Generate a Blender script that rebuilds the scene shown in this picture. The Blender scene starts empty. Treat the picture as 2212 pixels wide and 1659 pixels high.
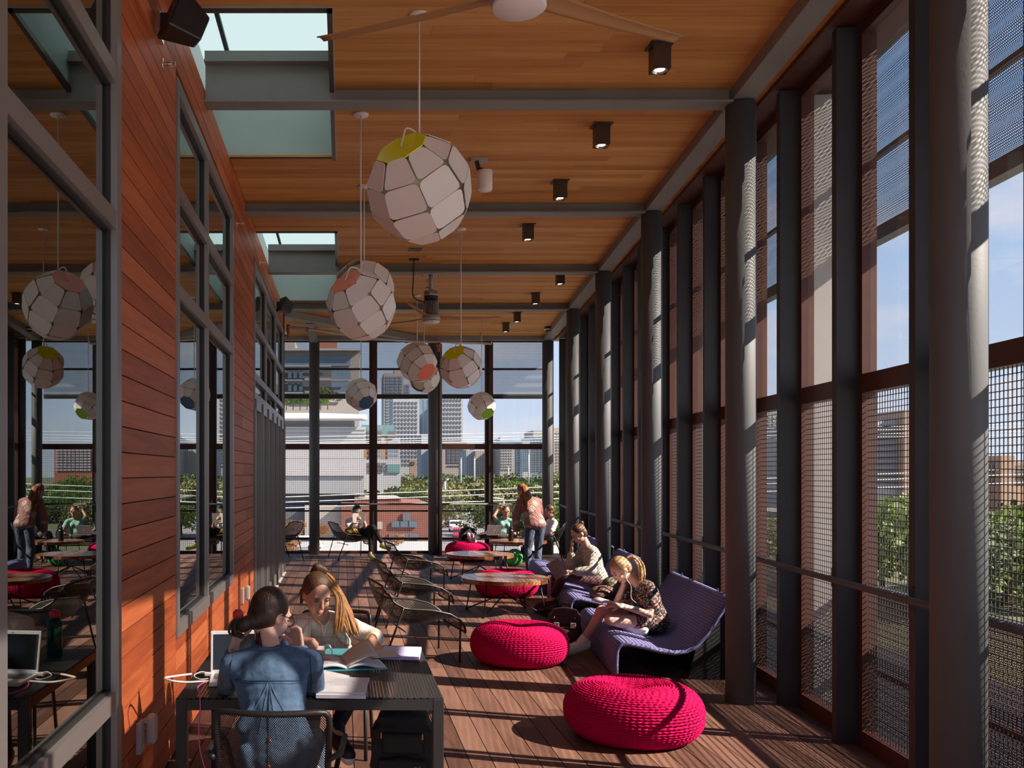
import bpy, bmesh, math, random
from mathutils import Vector, Matrix, Quaternion
R = random.Random(7)
PI = math.pi
SC = bpy.context.scene
COL = SC.collection
V = Vector

# ------------------------------------------------------------------ camera
H_CAM, F_PX, PX, PY = 1.75, 2040.0, 741.0, 1021.0
cam_d = bpy.data.cameras.new('camera')
cam = bpy.data.objects.new('camera', cam_d)
COL.objects.link(cam)
cam.location = (0, 0, H_CAM)
cam.rotation_euler = (PI / 2, 0, 0)
cam_d.sensor_fit = 'HORIZONTAL'
cam_d.sensor_width = 36.0
cam_d.lens = F_PX / 2212 * 36
cam_d.shift_x = (1106 - PX) / 2212
cam_d.shift_y = (PY - 829.5) / 2212
cam_d.clip_start = 0.05
cam_d.clip_end = 4000
SC.camera = cam

# ------------------------------------------------------------------ light
SC.view_settings.view_transform = 'Standard'
SC.view_settings.look = 'None'
SC.view_settings.gamma = 1
SC.view_settings.use_curve_mapping = False
SC.view_settings.exposure = 0.9
SUN_AZ, SUN_EL = math.radians(17), math.radians(37.5)
SUN_DIR = V((math.cos(SUN_AZ) * math.cos(SUN_EL), -math.sin(SUN_AZ) * math.cos(SUN_EL), math.sin(SUN_EL)))
sun_d = bpy.data.lights.new('sun', 'SUN')
sun_d.energy = 9.0
sun_d.color = (1.0, 0.86, 0.72)
sun_d.angle = math.radians(0.53)
sun = bpy.data.objects.new('sun', sun_d)
COL.objects.link(sun)
sun.rotation_euler = SUN_DIR.to_track_quat('Z', 'Y').to_euler()
sun.location = SUN_DIR * 30

def world():
    w = bpy.data.worlds.new('sky')
    SC.world = w
    w.use_nodes = True
    nt = w.node_tree
    N, L = nt.nodes, nt.links
    N.clear()
    tc = N.new('ShaderNodeTexCoord')
    sep = N.new('ShaderNodeSeparateXYZ')
    L.new(tc.outputs['Generated'], sep.inputs[0])
    ramp = N.new('ShaderNodeValToRGB')
    e = ramp.color_ramp.elements
    e[0].position = 0.0
    e[0].color = (0.245, 0.270, 0.315, 1)
    e[1].position = 0.75
    e[1].color = (0.08, 0.17, 0.34, 1)
    m = ramp.color_ramp.elements.new(0.18)
    m.color = (0.170, 0.225, 0.315, 1)
    m = ramp.color_ramp.elements.new(0.36)
    m.color = (0.105, 0.180, 0.305, 1)
    L.new(sep.outputs['Z'], ramp.inputs[0])
    # clouds: noise on a flattened dome
    dv = N.new('ShaderNodeMath'); dv.operation = 'MAXIMUM'; dv.inputs[1].default_value = 0.04
    L.new(sep.outputs['Z'], dv.inputs[0])
    ad = N.new('ShaderNodeMath'); ad.operation = 'ADD'; ad.inputs[1].default_value = 0.22
    L.new(dv.outputs[0], ad.inputs[0])
    vd = N.new('ShaderNodeVectorMath'); vd.operation = 'DIVIDE'
    L.new(tc.outputs['Generated'], vd.inputs[0])
    L.new(ad.outputs[0], vd.inputs[1])
    no = N.new('ShaderNodeTexNoise')
    no.inputs['Scale'].default_value = 1.9
    no.inputs['Detail'].default_value = 7
    no.inputs['Roughness'].default_value = 0.55
    L.new(vd.outputs[0], no.inputs['Vector'])
    cr = N.new('ShaderNodeValToRGB')
    cr.color_ramp.elements[0].position = 0.50
    cr.color_ramp.elements[1].position = 0.72
    L.new(no.outputs[0], cr.inputs[0])
    mx = N.new('ShaderNodeMix'); mx.data_type = 'RGBA'
    L.new(cr.outputs[0], mx.inputs[0])
    L.new(ramp.outputs[0], mx.inputs[6])
    mx.inputs[7].default_value = (0.29, 0.285, 0.31, 1)
    bg = N.new('ShaderNodeBackground')
    bg.inputs['Strength'].default_value = 1.6
    L.new(mx.outputs[2], bg.inputs[0])
    out = N.new('ShaderNodeOutputWorld')
    L.new(bg.outputs[0], out.inputs[0])
world()

# ------------------------------------------------------------------ materials
MATS = {}
class NT:
    def __init__(s, name):
        m = bpy.data.materials.new(name)
        m.use_nodes = True
        s.m = m
        s.N = m.node_tree.nodes
        s.L = m.node_tree.links
        s.N.clear()
        s.out = s.N.new('ShaderNodeOutputMaterial')
    def n(s, t, **k):
        x = s.N.new('ShaderNode' + t)
        for a, b in k.items():
            setattr(x, a, b)
        return x
    def l(s, a, b):
        s.L.new(a, b)
    def math(s, op, a, b=None, c=None):
        x = s.n('Math', operation=op)
        for i, v in enumerate((a, b, c)):
            if v is None: continue
            if isinstance(v, (int, float)): x.inputs[i].default_value = v
            else: s.l(v, x.inputs[i])
        return x.outputs[0]
    def vm(s, op, a, b=None):
        x = s.n('VectorMath', operation=op)
        for i, v in enumerate((a, b)):
            if v is None: continue
            if isinstance(v, (tuple, list)): x.inputs[i].default_value = v
            else: s.l(v, x.inputs[i])
        return x.outputs[1] if op == 'LENGTH' else x.outputs[0]
    def noise(s, vec, scale, detail=3, rough=0.5, dist=0.0):
        x = s.n('TexNoise')
        x.inputs['Scale'].default_value = scale
        x.inputs['Detail'].default_value = detail
        x.inputs['Roughness'].default_value = rough
        x.inputs['Distortion'].default_value = dist
        if vec is not None: s.l(vec, x.inputs['Vector'])
        return x.outputs[0]
    def ramp(s, f, stops):
        x = s.n('ValToRGB')
        e = x.color_ramp.elements
        while len(e) < len(stops): e.new(0.5)
        for i, (p, c) in enumerate(stops):
            e[i].position = p
            e[i].color = (*c, 1)
        s.l(f, x.inputs[0])
        return x.outputs[0]
    def mix(s, f, a, b, typ='MIX'):
        x = s.n('Mix', data_type='RGBA', blend_type=typ)
        for i, v in ((0, f), (6, a), (7, b)):
            if isinstance(v, (int, float)): x.inputs[i].default_value = v
            elif isinstance(v, tuple): x.inputs[i].default_value = (*v, 1)
            else: s.l(v, x.inputs[i])
        return x.outputs[2]
    def bsdf(s, col, rough=0.5, metal=0.0, **k):
        b = s.n('BsdfPrincipled')
        if isinstance(col, tuple): b.inputs['Base Color'].default_value = (*col, 1)
        else: s.l(col, b.inputs['Base Color'])
        if isinstance(rough, (int, float)): b.inputs['Roughness'].default_value = rough
        else: s.l(rough, b.inputs['Roughness'])
        b.inputs['Metallic'].default_value = metal
        for a, v in k.items():
            b.inputs[a.replace('_', ' ')].default_value = v
        return b
    def bump(s, b, h, strength=0.3, dist=0.01):
        x = s.n('Bump')
        x.inputs['Strength'].default_value = strength
        x.inputs['Distance'].default_value = dist
        s.l(h, x.inputs['Height'])
        s.l(x.outputs[0], b.inputs['Normal'])
    def fin(s, sh):
        s.l(sh, s.out.inputs[0])
        MATS[s.m.name] = s.m
        return s.m
    def pos(s):
        return s.n('NewGeometry').outputs['Position']
    def obj(s):
        return s.n('TexCoord').outputs['Object']
    def uv(s):
        return s.n('TexCoord').outputs['UV']
    def rnd(s):
        return s.n('ObjectInfo').outputs['Random']

def simple(name, col, rough=0.5, metal=0.0, var=0.0, vscale=20, bump=0.0, bscale=80, **k):
    t = NT(name)
    c = col
    if var:
        nz = t.noise(t.obj(), vscale, 4)
        c = t.mix(nz, tuple(x * (1 - var) for x in col), tuple(min(1, x * (1 + var)) for x in col))
    b = t.bsdf(c, rough, metal, **k)
    if bump:
        t.bump(b, t.noise(t.obj(), bscale, 3), bump, 0.004)
    return t.fin(b.outputs[0])

def wood(name, dark, mid, light, grain, rough=0.5, rvar=0.5, bump=0.15, spec=0.5):
    # grain: scale vector on world position, small along the grain
    t = NT(name)
    rn = t.rnd()
    off = t.n('CombineXYZ')
    t.l(t.math('MULTIPLY', rn, 37.0), off.inputs[0]); t.l(t.math('MULTIPLY', rn, 91.0), off.inputs[1]); t.l(t.math('MULTIPLY', rn, 53.0), off.inputs[2])
    p = t.vm('MULTIPLY', t.pos(), grain)
    p = t.vm('ADD', p, off.outputs[0])
    a = t.noise(p, 1.0, 5, 0.6, 0.6)
    fine = t.noise(t.vm('MULTIPLY', p, (4, 4, 4)), 1.0, 3)
    f = t.math('ADD', t.math('MULTIPLY', a, 0.75), t.math('MULTIPLY', fine, 0.25))
    f = t.math('ADD', t.math('MULTIPLY', t.math('SUBTRACT', f, 0.5), 1.5), t.math('ADD', 0.5 - rvar / 2, t.math('MULTIPLY', rn, rvar)))
    c = t.ramp(f, [(0.1, dark), (0.5, mid), (0.9, light)])
    b = t.bsdf(c, rough)
    b.inputs['Specular IOR Level'].default_value = spec
    t.bump(b, f, bump, 0.004)
    return t.fin(b.outputs[0])

wood('deck_wood', (0.062, 0.027, 0.019), (0.135, 0.066, 0.046), (0.205, 0.108, 0.078), (9, 0.9, 9), 0.62, 0.75, 0.25, 0.3)
wood('ceiling_wood', (0.42, 0.170, 0.045), (0.58, 0.265, 0.082), (0.69, 0.36, 0.130), (0.7, 12, 12), 0.55, 0.5, 0.03, 0.15)
wood('wall_wood', (0.25, 0.050, 0.016), (0.43, 0.100, 0.034), (0.56, 0.165, 0.062), (14, 0.9, 14), 0.48, 0.5, 0.08, 0.3)
wood('table_wood', (0.10, 0.028, 0.012), (0.24, 0.085, 0.035), (0.42, 0.19, 0.085), (20, 1.5, 20), 0.22, 0.7, 0.05)

simple('steel_grey', (0.100, 0.107, 0.114), 0.6, 0.0, 0.08, 3, 0.12, 60)
simple('beam_grey', (0.22, 0.21, 0.20), 0.5, 0.0, 0.12, 3, 0.15, 60)
simple('mullion_dark', (0.032, 0.032, 0.034), 0.55)
simple('frame_brown', (0.085, 0.030, 0.020), 0.5, 0, 0.25, 8)
simple('corten', (0.32, 0.115, 0.055), 0.7, 0, 0.25, 8)
simple('fin_beige', (0.414, 0.392, 0.37), 0.6, 0, 0.06, 4)
simple('alu_grey', (0.30, 0.275, 0.27), 0.38, 0.55)
simple('gasket', (0.02, 0.02, 0.02), 0.5)
simple('wire_steel', (0.11, 0.09, 0.085), 0.45, 0.5)
simple('well_green', (0.38, 0.45, 0.42), 0.55, 0, 0.08, 3)
simple('well_white', (0.68, 0.70, 0.68), 0.5)
simple('black_metal', (0.022, 0.021, 0.021), 0.42, 0.2)
simple('bronze_metal', (0.030, 0.026, 0.024), 0.42, 0.3)
simple('white_panel', (0.90, 0.84, 0.81), 0.45, 0, 0.03, 4)
simple('cream_core', (0.80, 0.74, 0.50), 0.5)
simple('white_paint', (0.80, 0.74, 0.72), 0.4)
simple('spot_brown', (0.085, 0.055, 0.045), 0.4, 0.3)
simple('black_plastic', (0.012, 0.012, 0.013), 0.35)
simple('grey_plastic', (0.38, 0.35, 0.34), 0.45)
simple('chrome', (0.7, 0.68, 0.66), 0.25, 1.0)
simple('red_fitting', (0.38, 0.075, 0.03), 0.5)
simple('pipe_grey', (0.36, 0.33, 0.32), 0.45, 0.3)
simple('granite', (0.55, 0.54, 0.53), 0.7, 0, 0.35, 120)
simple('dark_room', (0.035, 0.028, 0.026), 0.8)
simple('paper', (0.66, 0.64, 0.66), 0.7, 0, 0.04, 30)
simple('paper_warm', (0.60, 0.54, 0.49), 0.7, 0, 0.05, 30)
simple('print_orange', (0.62, 0.20, 0.08), 0.7)
simple('ink_grey', (0.42, 0.44, 0.55), 0.7)
simple('lavender', (0.52, 0.50, 0.78), 0.4)
simple('teal_sheet', (0.10, 0.42, 0.50), 0.4)
simple('laptop_white', (0.78, 0.78, 0.79), 0.35)
simple('laptop_screen', (0.012, 0.013, 0.016), 0.12)
simple('laptop_rose', (0.34, 0.23, 0.20), 0.35, 0.4)
simple('laptop_grey', (0.26, 0.24, 0.25), 0.35, 0.5)
simple('cable_white', (0.78, 0.74, 0.70), 0.5)
simple('cable_pink', (0.72, 0.10, 0.30), 0.5)
simple('glasses_brown', (0.06, 0.025, 0.015), 0.3)
simple('gold_thread', (0.62, 0.42, 0.12), 0.5, 0.3)
simple('gold_fabric', (0.42, 0.27, 0.08), 0.35, 0.6, 0.35, 25, 0.5, 30)
simple('backpack_black', (0.016, 0.015, 0.016), 0.75, 0, 0.2, 30, 0.35, 300)
simple('backpack_maroon', (0.055, 0.014, 0.018), 0.7, 0, 0.2, 30, 0.35, 300)
simple('patch_grey', (0.30, 0.24, 0.25), 0.7)
simple('bag_brown', (0.13, 0.062, 0.045), 0.6, 0, 0.2, 20, 0.35, 40)
simple('bag_green', (0.06, 0.42, 0.10), 0.45, 0, 0.35, 12, 0.6, 22)
simple('bag_olive', (0.16, 0.15, 0.10), 0.7, 0, 0.2, 20)
simple('red_plastic', (0.62, 0.05, 0.08), 0.35)
simple('skin', (0.56, 0.30, 0.215), 0.5, 0, 0.05, 12, 0, 80, Subsurface_Weight=0.0)
simple('skin_tan', (0.55, 0.285, 0.19), 0.48, 0, 0.05, 12)
simple('skin_pale', (0.66, 0.40, 0.32), 0.5, 0, 0.05, 12)
simple('lips', (0.46, 0.15, 0.13), 0.4)
simple('lips_red', (0.60, 0.03, 0.04), 0.35)
simple('eye_white', (0.50, 0.45, 0.42), 0.25)
simple('eye_dark', (0.02, 0.013, 0.01), 0.2)
simple('tee_white', (0.74, 0.74, 0.80), 0.8, 0, 0.05, 10, 0.3, 22)
simple('tee_mint', (0.26, 0.50, 0.44), 0.8, 0, 0.08, 10, 0.3, 22)
simple('cloth_black', (0.012, 0.012, 0.014), 0.85, 0, 0.2, 20, 0.3, 25)
simple('cloth_charcoal', (0.045, 0.043, 0.046), 0.85, 0, 0.25, 20, 0.3, 25)
simple('cloth_plum', (0.075, 0.022, 0.028), 0.8, 0, 0.15, 20, 0.25, 25)
simple('shorts_grey', (0.10, 0.085, 0.085), 0.85, 0, 0.2, 20, 0.25, 25)
simple('shoe_white', (0.80, 0.78, 0.77), 0.6)
simple('sole_grey', (0.60, 0.60, 0.56), 0.7)
simple('shoe_black', (0.012, 0.012, 0.014), 0.65)
simple('shoe_maroon', (0.15, 0.02, 0.025), 0.7)
simple('shoe_green', (0.40, 0.42, 0.06), 0.55)
simple('mint_plastic', (0.16, 0.62, 0.52), 0.35)
simple('sprinkler_metal', (0.7, 0.55, 0.45), 0.3, 0.9)
simple('asphalt', (0.178, 0.167, 0.167), 0.85, 0, 0.15, 0.4)
simple('bounce_concrete', (0.50, 0.48, 0.45), 0.9, 0, 0.06, 0.6)  # pale tone for the added ground that throws sunlight back indoors
simple('pavement', (0.429, 0.407, 0.385), 0.85, 0, 0.1, 0.6)
simple('lawn', (0.075, 0.085, 0.035), 0.9, 0, 0.4, 0.5)
simple('car_white', (0.75, 0.75, 0.76), 0.3)
simple('car_red', (0.45, 0.03, 0.05), 0.3)
simple('car_dark', (0.06, 0.06, 0.07), 0.3)
simple('car_silver', (0.42, 0.43, 0.45), 0.3, 0.4)
simple('car_glass', (0.03, 0.035, 0.04), 0.15)
simple('tyre', (0.015, 0.015, 0.015), 0.8)
simple('pole_grey', (0.50, 0.50, 0.50), 0.5)
simple('bark', (0.10, 0.07, 0.05), 0.9, 0, 0.3, 5)
simple('cable_light', (0.70, 0.68, 0.66), 0.5)
simple('b_white', (0.37, 0.37, 0.377), 0.8, 0, 0.04, 0.15)
simple('b_light', (0.281, 0.289, 0.303), 0.8, 0, 0.05, 0.15)
simple('b_cream', (0.333, 0.296, 0.263), 0.85, 0, 0.05, 0.15)
simple('b_grey', (0.36, 0.37, 0.40), 0.8, 0, 0.1, 0.15)
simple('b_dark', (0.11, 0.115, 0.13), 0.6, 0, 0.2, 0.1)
simple('b_brick', (0.2, 0.078, 0.056), 0.9, 0, 0.2, 0.8)
simple('b_tan', (0.333, 0.222, 0.163), 0.9, 0, 0.1, 0.3)
simple('b_glass', (0.10, 0.15, 0.20), 0.15, 0, 0.35, 0.3)
simple('b_blue', (0.16, 0.23, 0.31), 0.25, 0, 0.3, 0.3)
simple('b_teal', (0.13, 0.24, 0.25), 0.4, 0, 0.2, 0.3)
simple('b_red', (0.311, 0.111, 0.074), 0.9)

def leafmat(name, a, b):
    t = NT(name)
    c = t.mix(t.noise(t.pos(), 0.9, 3), a, b)
    d = t.bsdf(c, 0.65)
    tr = t.n('BsdfTranslucent')
    t.l(c, tr.inputs[0])
    mx = t.n('MixShader'); mx.inputs[0].default_value = 0.3
    t.l(d.outputs[0], mx.inputs[1]); t.l(tr.outputs[0], mx.inputs[2])
    return t.fin(mx.outputs[0])
leafmat('leaf_dark', (0.030, 0.055, 0.016), (0.11, 0.15, 0.045))
leafmat('leaf_olive', (0.08, 0.09, 0.025), (0.22, 0.22, 0.075))
leafmat('leaf_bright', (0.07, 0.13, 0.025), (0.20, 0.28, 0.06))
leafmat('leaf_rust', (0.22, 0.10, 0.035), (0.46, 0.24, 0.10))

def glassy(name, tint, refl_ior, rough=0.0, base=None, streak=0.0):
    # thin pane: clear tinted transmission plus mirror reflection by Fresnel
    t = NT(name)
    tr = t.n('BsdfTransparent'); tr.inputs[0].default_value = (*tint, 1)
    gl = t.n('BsdfGlossy'); gl.inputs['Roughness'].default_value = rough
    gl.inputs[0].default_value = (0.95, 1.0, 0.98, 1)
    lw = t.n('LayerWeight'); lw.inputs[0].default_value = 0.5
    f0 = ((refl_ior - 1) / (refl_ior + 1)) ** 2
    fr = t.math('ADD', f0, t.math('MULTIPLY', t.math('POWER', lw.outputs['Facing'], 5.0 if refl_ior < 1.6 else 4.0), 1 - f0))
    mx = t.n('MixShader')
    t.l(fr, mx.inputs[0]); t.l(tr.outputs[0], mx.inputs[1]); t.l(gl.outputs[0], mx.inputs[2])
    sh = mx.outputs[0]
    if streak:
        nz = t.noise(t.vm('MULTIPLY', t.pos(), (6, 6, 0.35)), 1.0, 3)
        m2 = t.n('MixShader')
        df = t.n('BsdfDiffuse'); df.inputs[0].default_value = (0.75, 0.75, 0.78, 1)
        t.l(t.math('MULTIPLY', t.math('POWER', nz, 2.0), streak), m2.inputs[0])
        t.l(sh, m2.inputs[1]); t.l(df.outputs[0], m2.inputs[2])
        sh = m2.outputs[0]
    return t.fin(sh)
glassy('window_glass', (0.30, 0.36, 0.34), 2.3)
glassy('clear_glass', (0.975, 0.98, 0.985), 1.25, 0.0, None, 0.05)
glassy('bottle_teal', (0.08, 0.55, 0.52), 1.4)

def translucent(name, col, w=0.75, rough=0.25, transp=0.0):
    t = NT(name)
    d = t.bsdf(col, rough)
    tr = t.n('BsdfTranslucent'); tr.inputs[0].default_value = (*col, 1)
    mx = t.n('MixShader'); mx.inputs[0].default_value = w
    t.l(d.outputs[0], mx.inputs[1]); t.l(tr.outputs[0], mx.inputs[2])
    sh = mx.outputs[0]
    if transp:
        tp = t.n('BsdfTransparent'); tp.inputs[0].default_value = (*col, 1)
        m2 = t.n('MixShader'); m2.inputs[0].default_value = transp
        t.l(sh, m2.inputs[1]); t.l(tp.outputs[0], m2.inputs[2])
        sh = m2.outputs[0]
    return t.fin(sh)
translucent('skylight_sheet', (0.47, 0.545, 0.55), 0.92)
translucent('acrylic_lime', (0.90, 0.98, 0.0), 0.08, 0.3, 0.0)
translucent('acrylic_coral', (0.98, 0.24, 0.14), 0.08, 0.3, 0.0)
translucent('acrylic_blue', (0.05, 0.18, 0.34), 0.25, 0.2, 0.0)
translucent('acrylic_green', (0.36, 0.70, 0.06), 0.25, 0.2, 0.0)

def dots(name, col, px, py, rad, rough=0.5, metal=0.3, shape='ROUND', bumpy=False):
    # sheet metal with staggered holes, UV in metres
    t = NT(name)
    uv = t.uv()
    def cell(u):
        f = t.vm('FRACTION', t.vm('DIVIDE', u, (px, py, 1)))
        f = t.vm('SUBTRACT', f, (0.5, 0.5, 0))
        f = t.vm('MULTIPLY', f, (1, py / px if shape == 'ROUND' else 1, 0))
        if shape == 'ROUND':
            return t.vm('LENGTH', f)
        s = t.n('SeparateXYZ'); t.l(t.vm('ABSOLUTE', f), s.inputs[0])
        return t.math('ADD', s.outputs[0], s.outputs[1])
    a = cell(uv)
    b = cell(t.vm('ADD', uv, (px / 2, py / 2, 0)))
    hole = t.math('LESS_THAN', t.math('MINIMUM', a, b), rad)
    bs = t.bsdf(col, rough, metal)
    tr = t.n('BsdfTransparent')
    mx = t.n('MixShader')
    t.l(hole, mx.inputs[0]); t.l(bs.outputs[0], mx.inputs[1]); t.l(tr.outputs[0], mx.inputs[2])
    return t.fin(mx.outputs[0])
dots('perforated_low', (0.06, 0.058, 0.06), 0.0150, 0.0260, 0.27, 0.5, 0.3)
dots('perforated', (0.055, 0.056, 0.06), 0.0150, 0.0260, 0.335, 0.5, 0.3)
dots('chair_perforated', (0.022, 0.021, 0.021), 0.0088, 0.0104, 0.31, 0.42, 0.2, 'DIAMOND')
dots('lounge_mesh', (0.032, 0.027, 0.025), 0.020, 0.020, 0.26, 0.38, 0.5, 'DIAMOND')
dots('table_mesh', (0.022, 0.020, 0.020), 0.030, 0.016, 0.23, 0.5, 0.1, 'DIAMOND')

def denim(name, a, b):
    t = NT(name)
    f = t.noise(t.obj(), 14, 5, 0.65)
    c = t.ramp(f, [(0.3, a), (0.7, b)])
    bs = t.bsdf(c, 0.85)
    h = t.math('ADD', t.noise(t.obj(), 9, 3), t.math('MULTIPLY', t.noise(t.vm('MULTIPLY', t.obj(), (1, 1, 3)), 300, 2), 0.06))
    t.bump(bs, h, 0.6, 0.03)
    return t.fin(bs.outputs[0])
denim('denim_shirt', (0.040, 0.085, 0.16), (0.115, 0.20, 0.33))
denim('denim_jeans', (0.030, 0.045, 0.080), (0.11, 0.15, 0.22))

def blouse():
    t = NT('blouse_cream')
    s = t.n('SeparateXYZ'); t.l(t.obj(), s.inputs[0])
    fx = t.math('FRACT', t.math('MULTIPLY', s.outputs[0], 14))
    fz = t.math('FRACT', t.math('MULTIPLY', s.outputs[2], 9))
    line = t.math('MAXIMUM', t.math('LESS_THAN', fx, 0.05), t.math('LESS_THAN', fz, 0.04))
    c = t.mix(t.math('MULTIPLY', line, 0.55), (0.72, 0.66, 0.60), (0.30, 0.22, 0.20))
    b = t.bsdf(c, 0.85)
    t.bump(b, t.noise(t.vm('MULTIPLY', t.obj(), (3, 3, 1)), 10, 3), 0.6, 0.03)
    t.fin(b.outputs[0])
blouse()

def print_cloth(name, base, cols, scale):
    t = NT(name)
    c = base
    for i, (col, sc, th) in enumerate(cols):
        vo = t.n('TexVoronoi'); vo.inputs['Scale'].default_value = scale * sc
        wv = t.vm('ADD', t.obj(), (i * 3.1, i * 1.7, 0))
        dn = t.n('TexNoise'); dn.inputs['Scale'].default_value = scale * 2; t.l(wv, dn.inputs['Vector'])
        wv = t.vm('ADD', wv, t.vm('MULTIPLY', dn.outputs[1], (0.03, 0.03, 0.03)))
        t.l(wv, vo.inputs['Vector'])
        m = t.math('LESS_THAN', vo.outputs['Distance'], th)
        c = t.mix(m, c, col)
    b = t.bsdf(c, 0.8)
    t.bump(b, t.noise(t.obj(), 14, 3), 0.5, 0.02)
    t.fin(b.outputs[0])
print_cloth('floral_dress', (0.035, 0.026, 0.024), [((0.42, 0.36, 0.30), 1.6, 0.30), ((0.50, 0.16, 0.15), 1.1, 0.34), ((0.62, 0.52, 0.46), 2.6, 0.22)], 22)
print_cloth('paisley_blouse', (0.56, 0.50, 0.44), [((0.13, 0.11, 0.105), 1.8, 0.30), ((0.24, 0.20, 0.18), 3.0, 0.26)], 24)
print_cloth('sweater_pink', (0.30, 0.145, 0.125), [((0.50, 0.38, 0.34), 0.8, 0.36)], 8)

def hairmat(name, dark, light):
    t = NT(name)
    f = t.noise(t.vm('MULTIPLY', t.obj(), (1, 1, 0.12)), 160, 4, 0.6, 0.3)
    g = t.noise(t.obj(), 9, 2)
    c = t.ramp(t.math('ADD', t.math('MULTIPLY', f, 0.6), t.math('MULTIPLY', g, 0.4)), [(0.35, dark), (0.65, light)])
    b = t.bsdf(c, 0.42)
    t.bump(b, f, 0.6, 0.006)
    t.fin(b.outputs[0])
hairmat('hair_dark', (0.018, 0.009, 0.006), (0.060, 0.028, 0.016))
hairmat('hair_brown', (0.045, 0.020, 0.010), (0.16, 0.075, 0.032))
hairmat('hair_gold', (0.22, 0.085, 0.022), (0.55, 0.27, 0.085))
hairmat('hair_blonde', (0.26, 0.14, 0.06), (0.58, 0.36, 0.17))
hairmat('hair_auburn', (0.13, 0.045, 0.018), (0.36, 0.14, 0.055))

def woven(name, col, dark, sx, sy):
    # rope weave, UV in metres
    t = NT(name)
    s = t.n('SeparateXYZ'); t.l(t.uv(), s.inputs[0])
    row = t.math('FLOOR', t.math('DIVIDE', s.outputs[1], sy))
    sh = t.math('MULTIPLY', t.math('MODULO', row, 2.0), 0.5)
    a = t.math('SINE', t.math('MULTIPLY', t.math('ADD', t.math('DIVIDE', s.outputs[0], sx), sh), PI))
    b_ = t.math('SINE', t.math('MULTIPLY', t.math('DIVIDE', s.outputs[1], sy), PI))
    h = t.math('MULTIPLY', t.math('ABSOLUTE', a), t.math('ABSOLUTE', b_))
    c = t.mix(h, dark, col)
    b = t.bsdf(c, 0.75)
    t.bump(b, h, 0.8, 0.012)
    t.fin(b.outputs[0])
woven('bench_weave', (0.27, 0.265, 0.54), (0.11, 0.105, 0.26), 0.040, 0.026)
simple('rope_magenta', (0.46, 0.001, 0.068), 0.85, 0, 0.12, 60, Specular_IOR_Level=0.12)

def lampglow(name, col, s):
    t = NT(name)
    e = t.n('Emission'); e.inputs[0].default_value = (*col, 1); e.inputs[1].default_value = s
    t.fin(e.outputs[0])
lampglow('bulb_glow', (1.0, 0.85, 0.62), 9.0)

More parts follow.
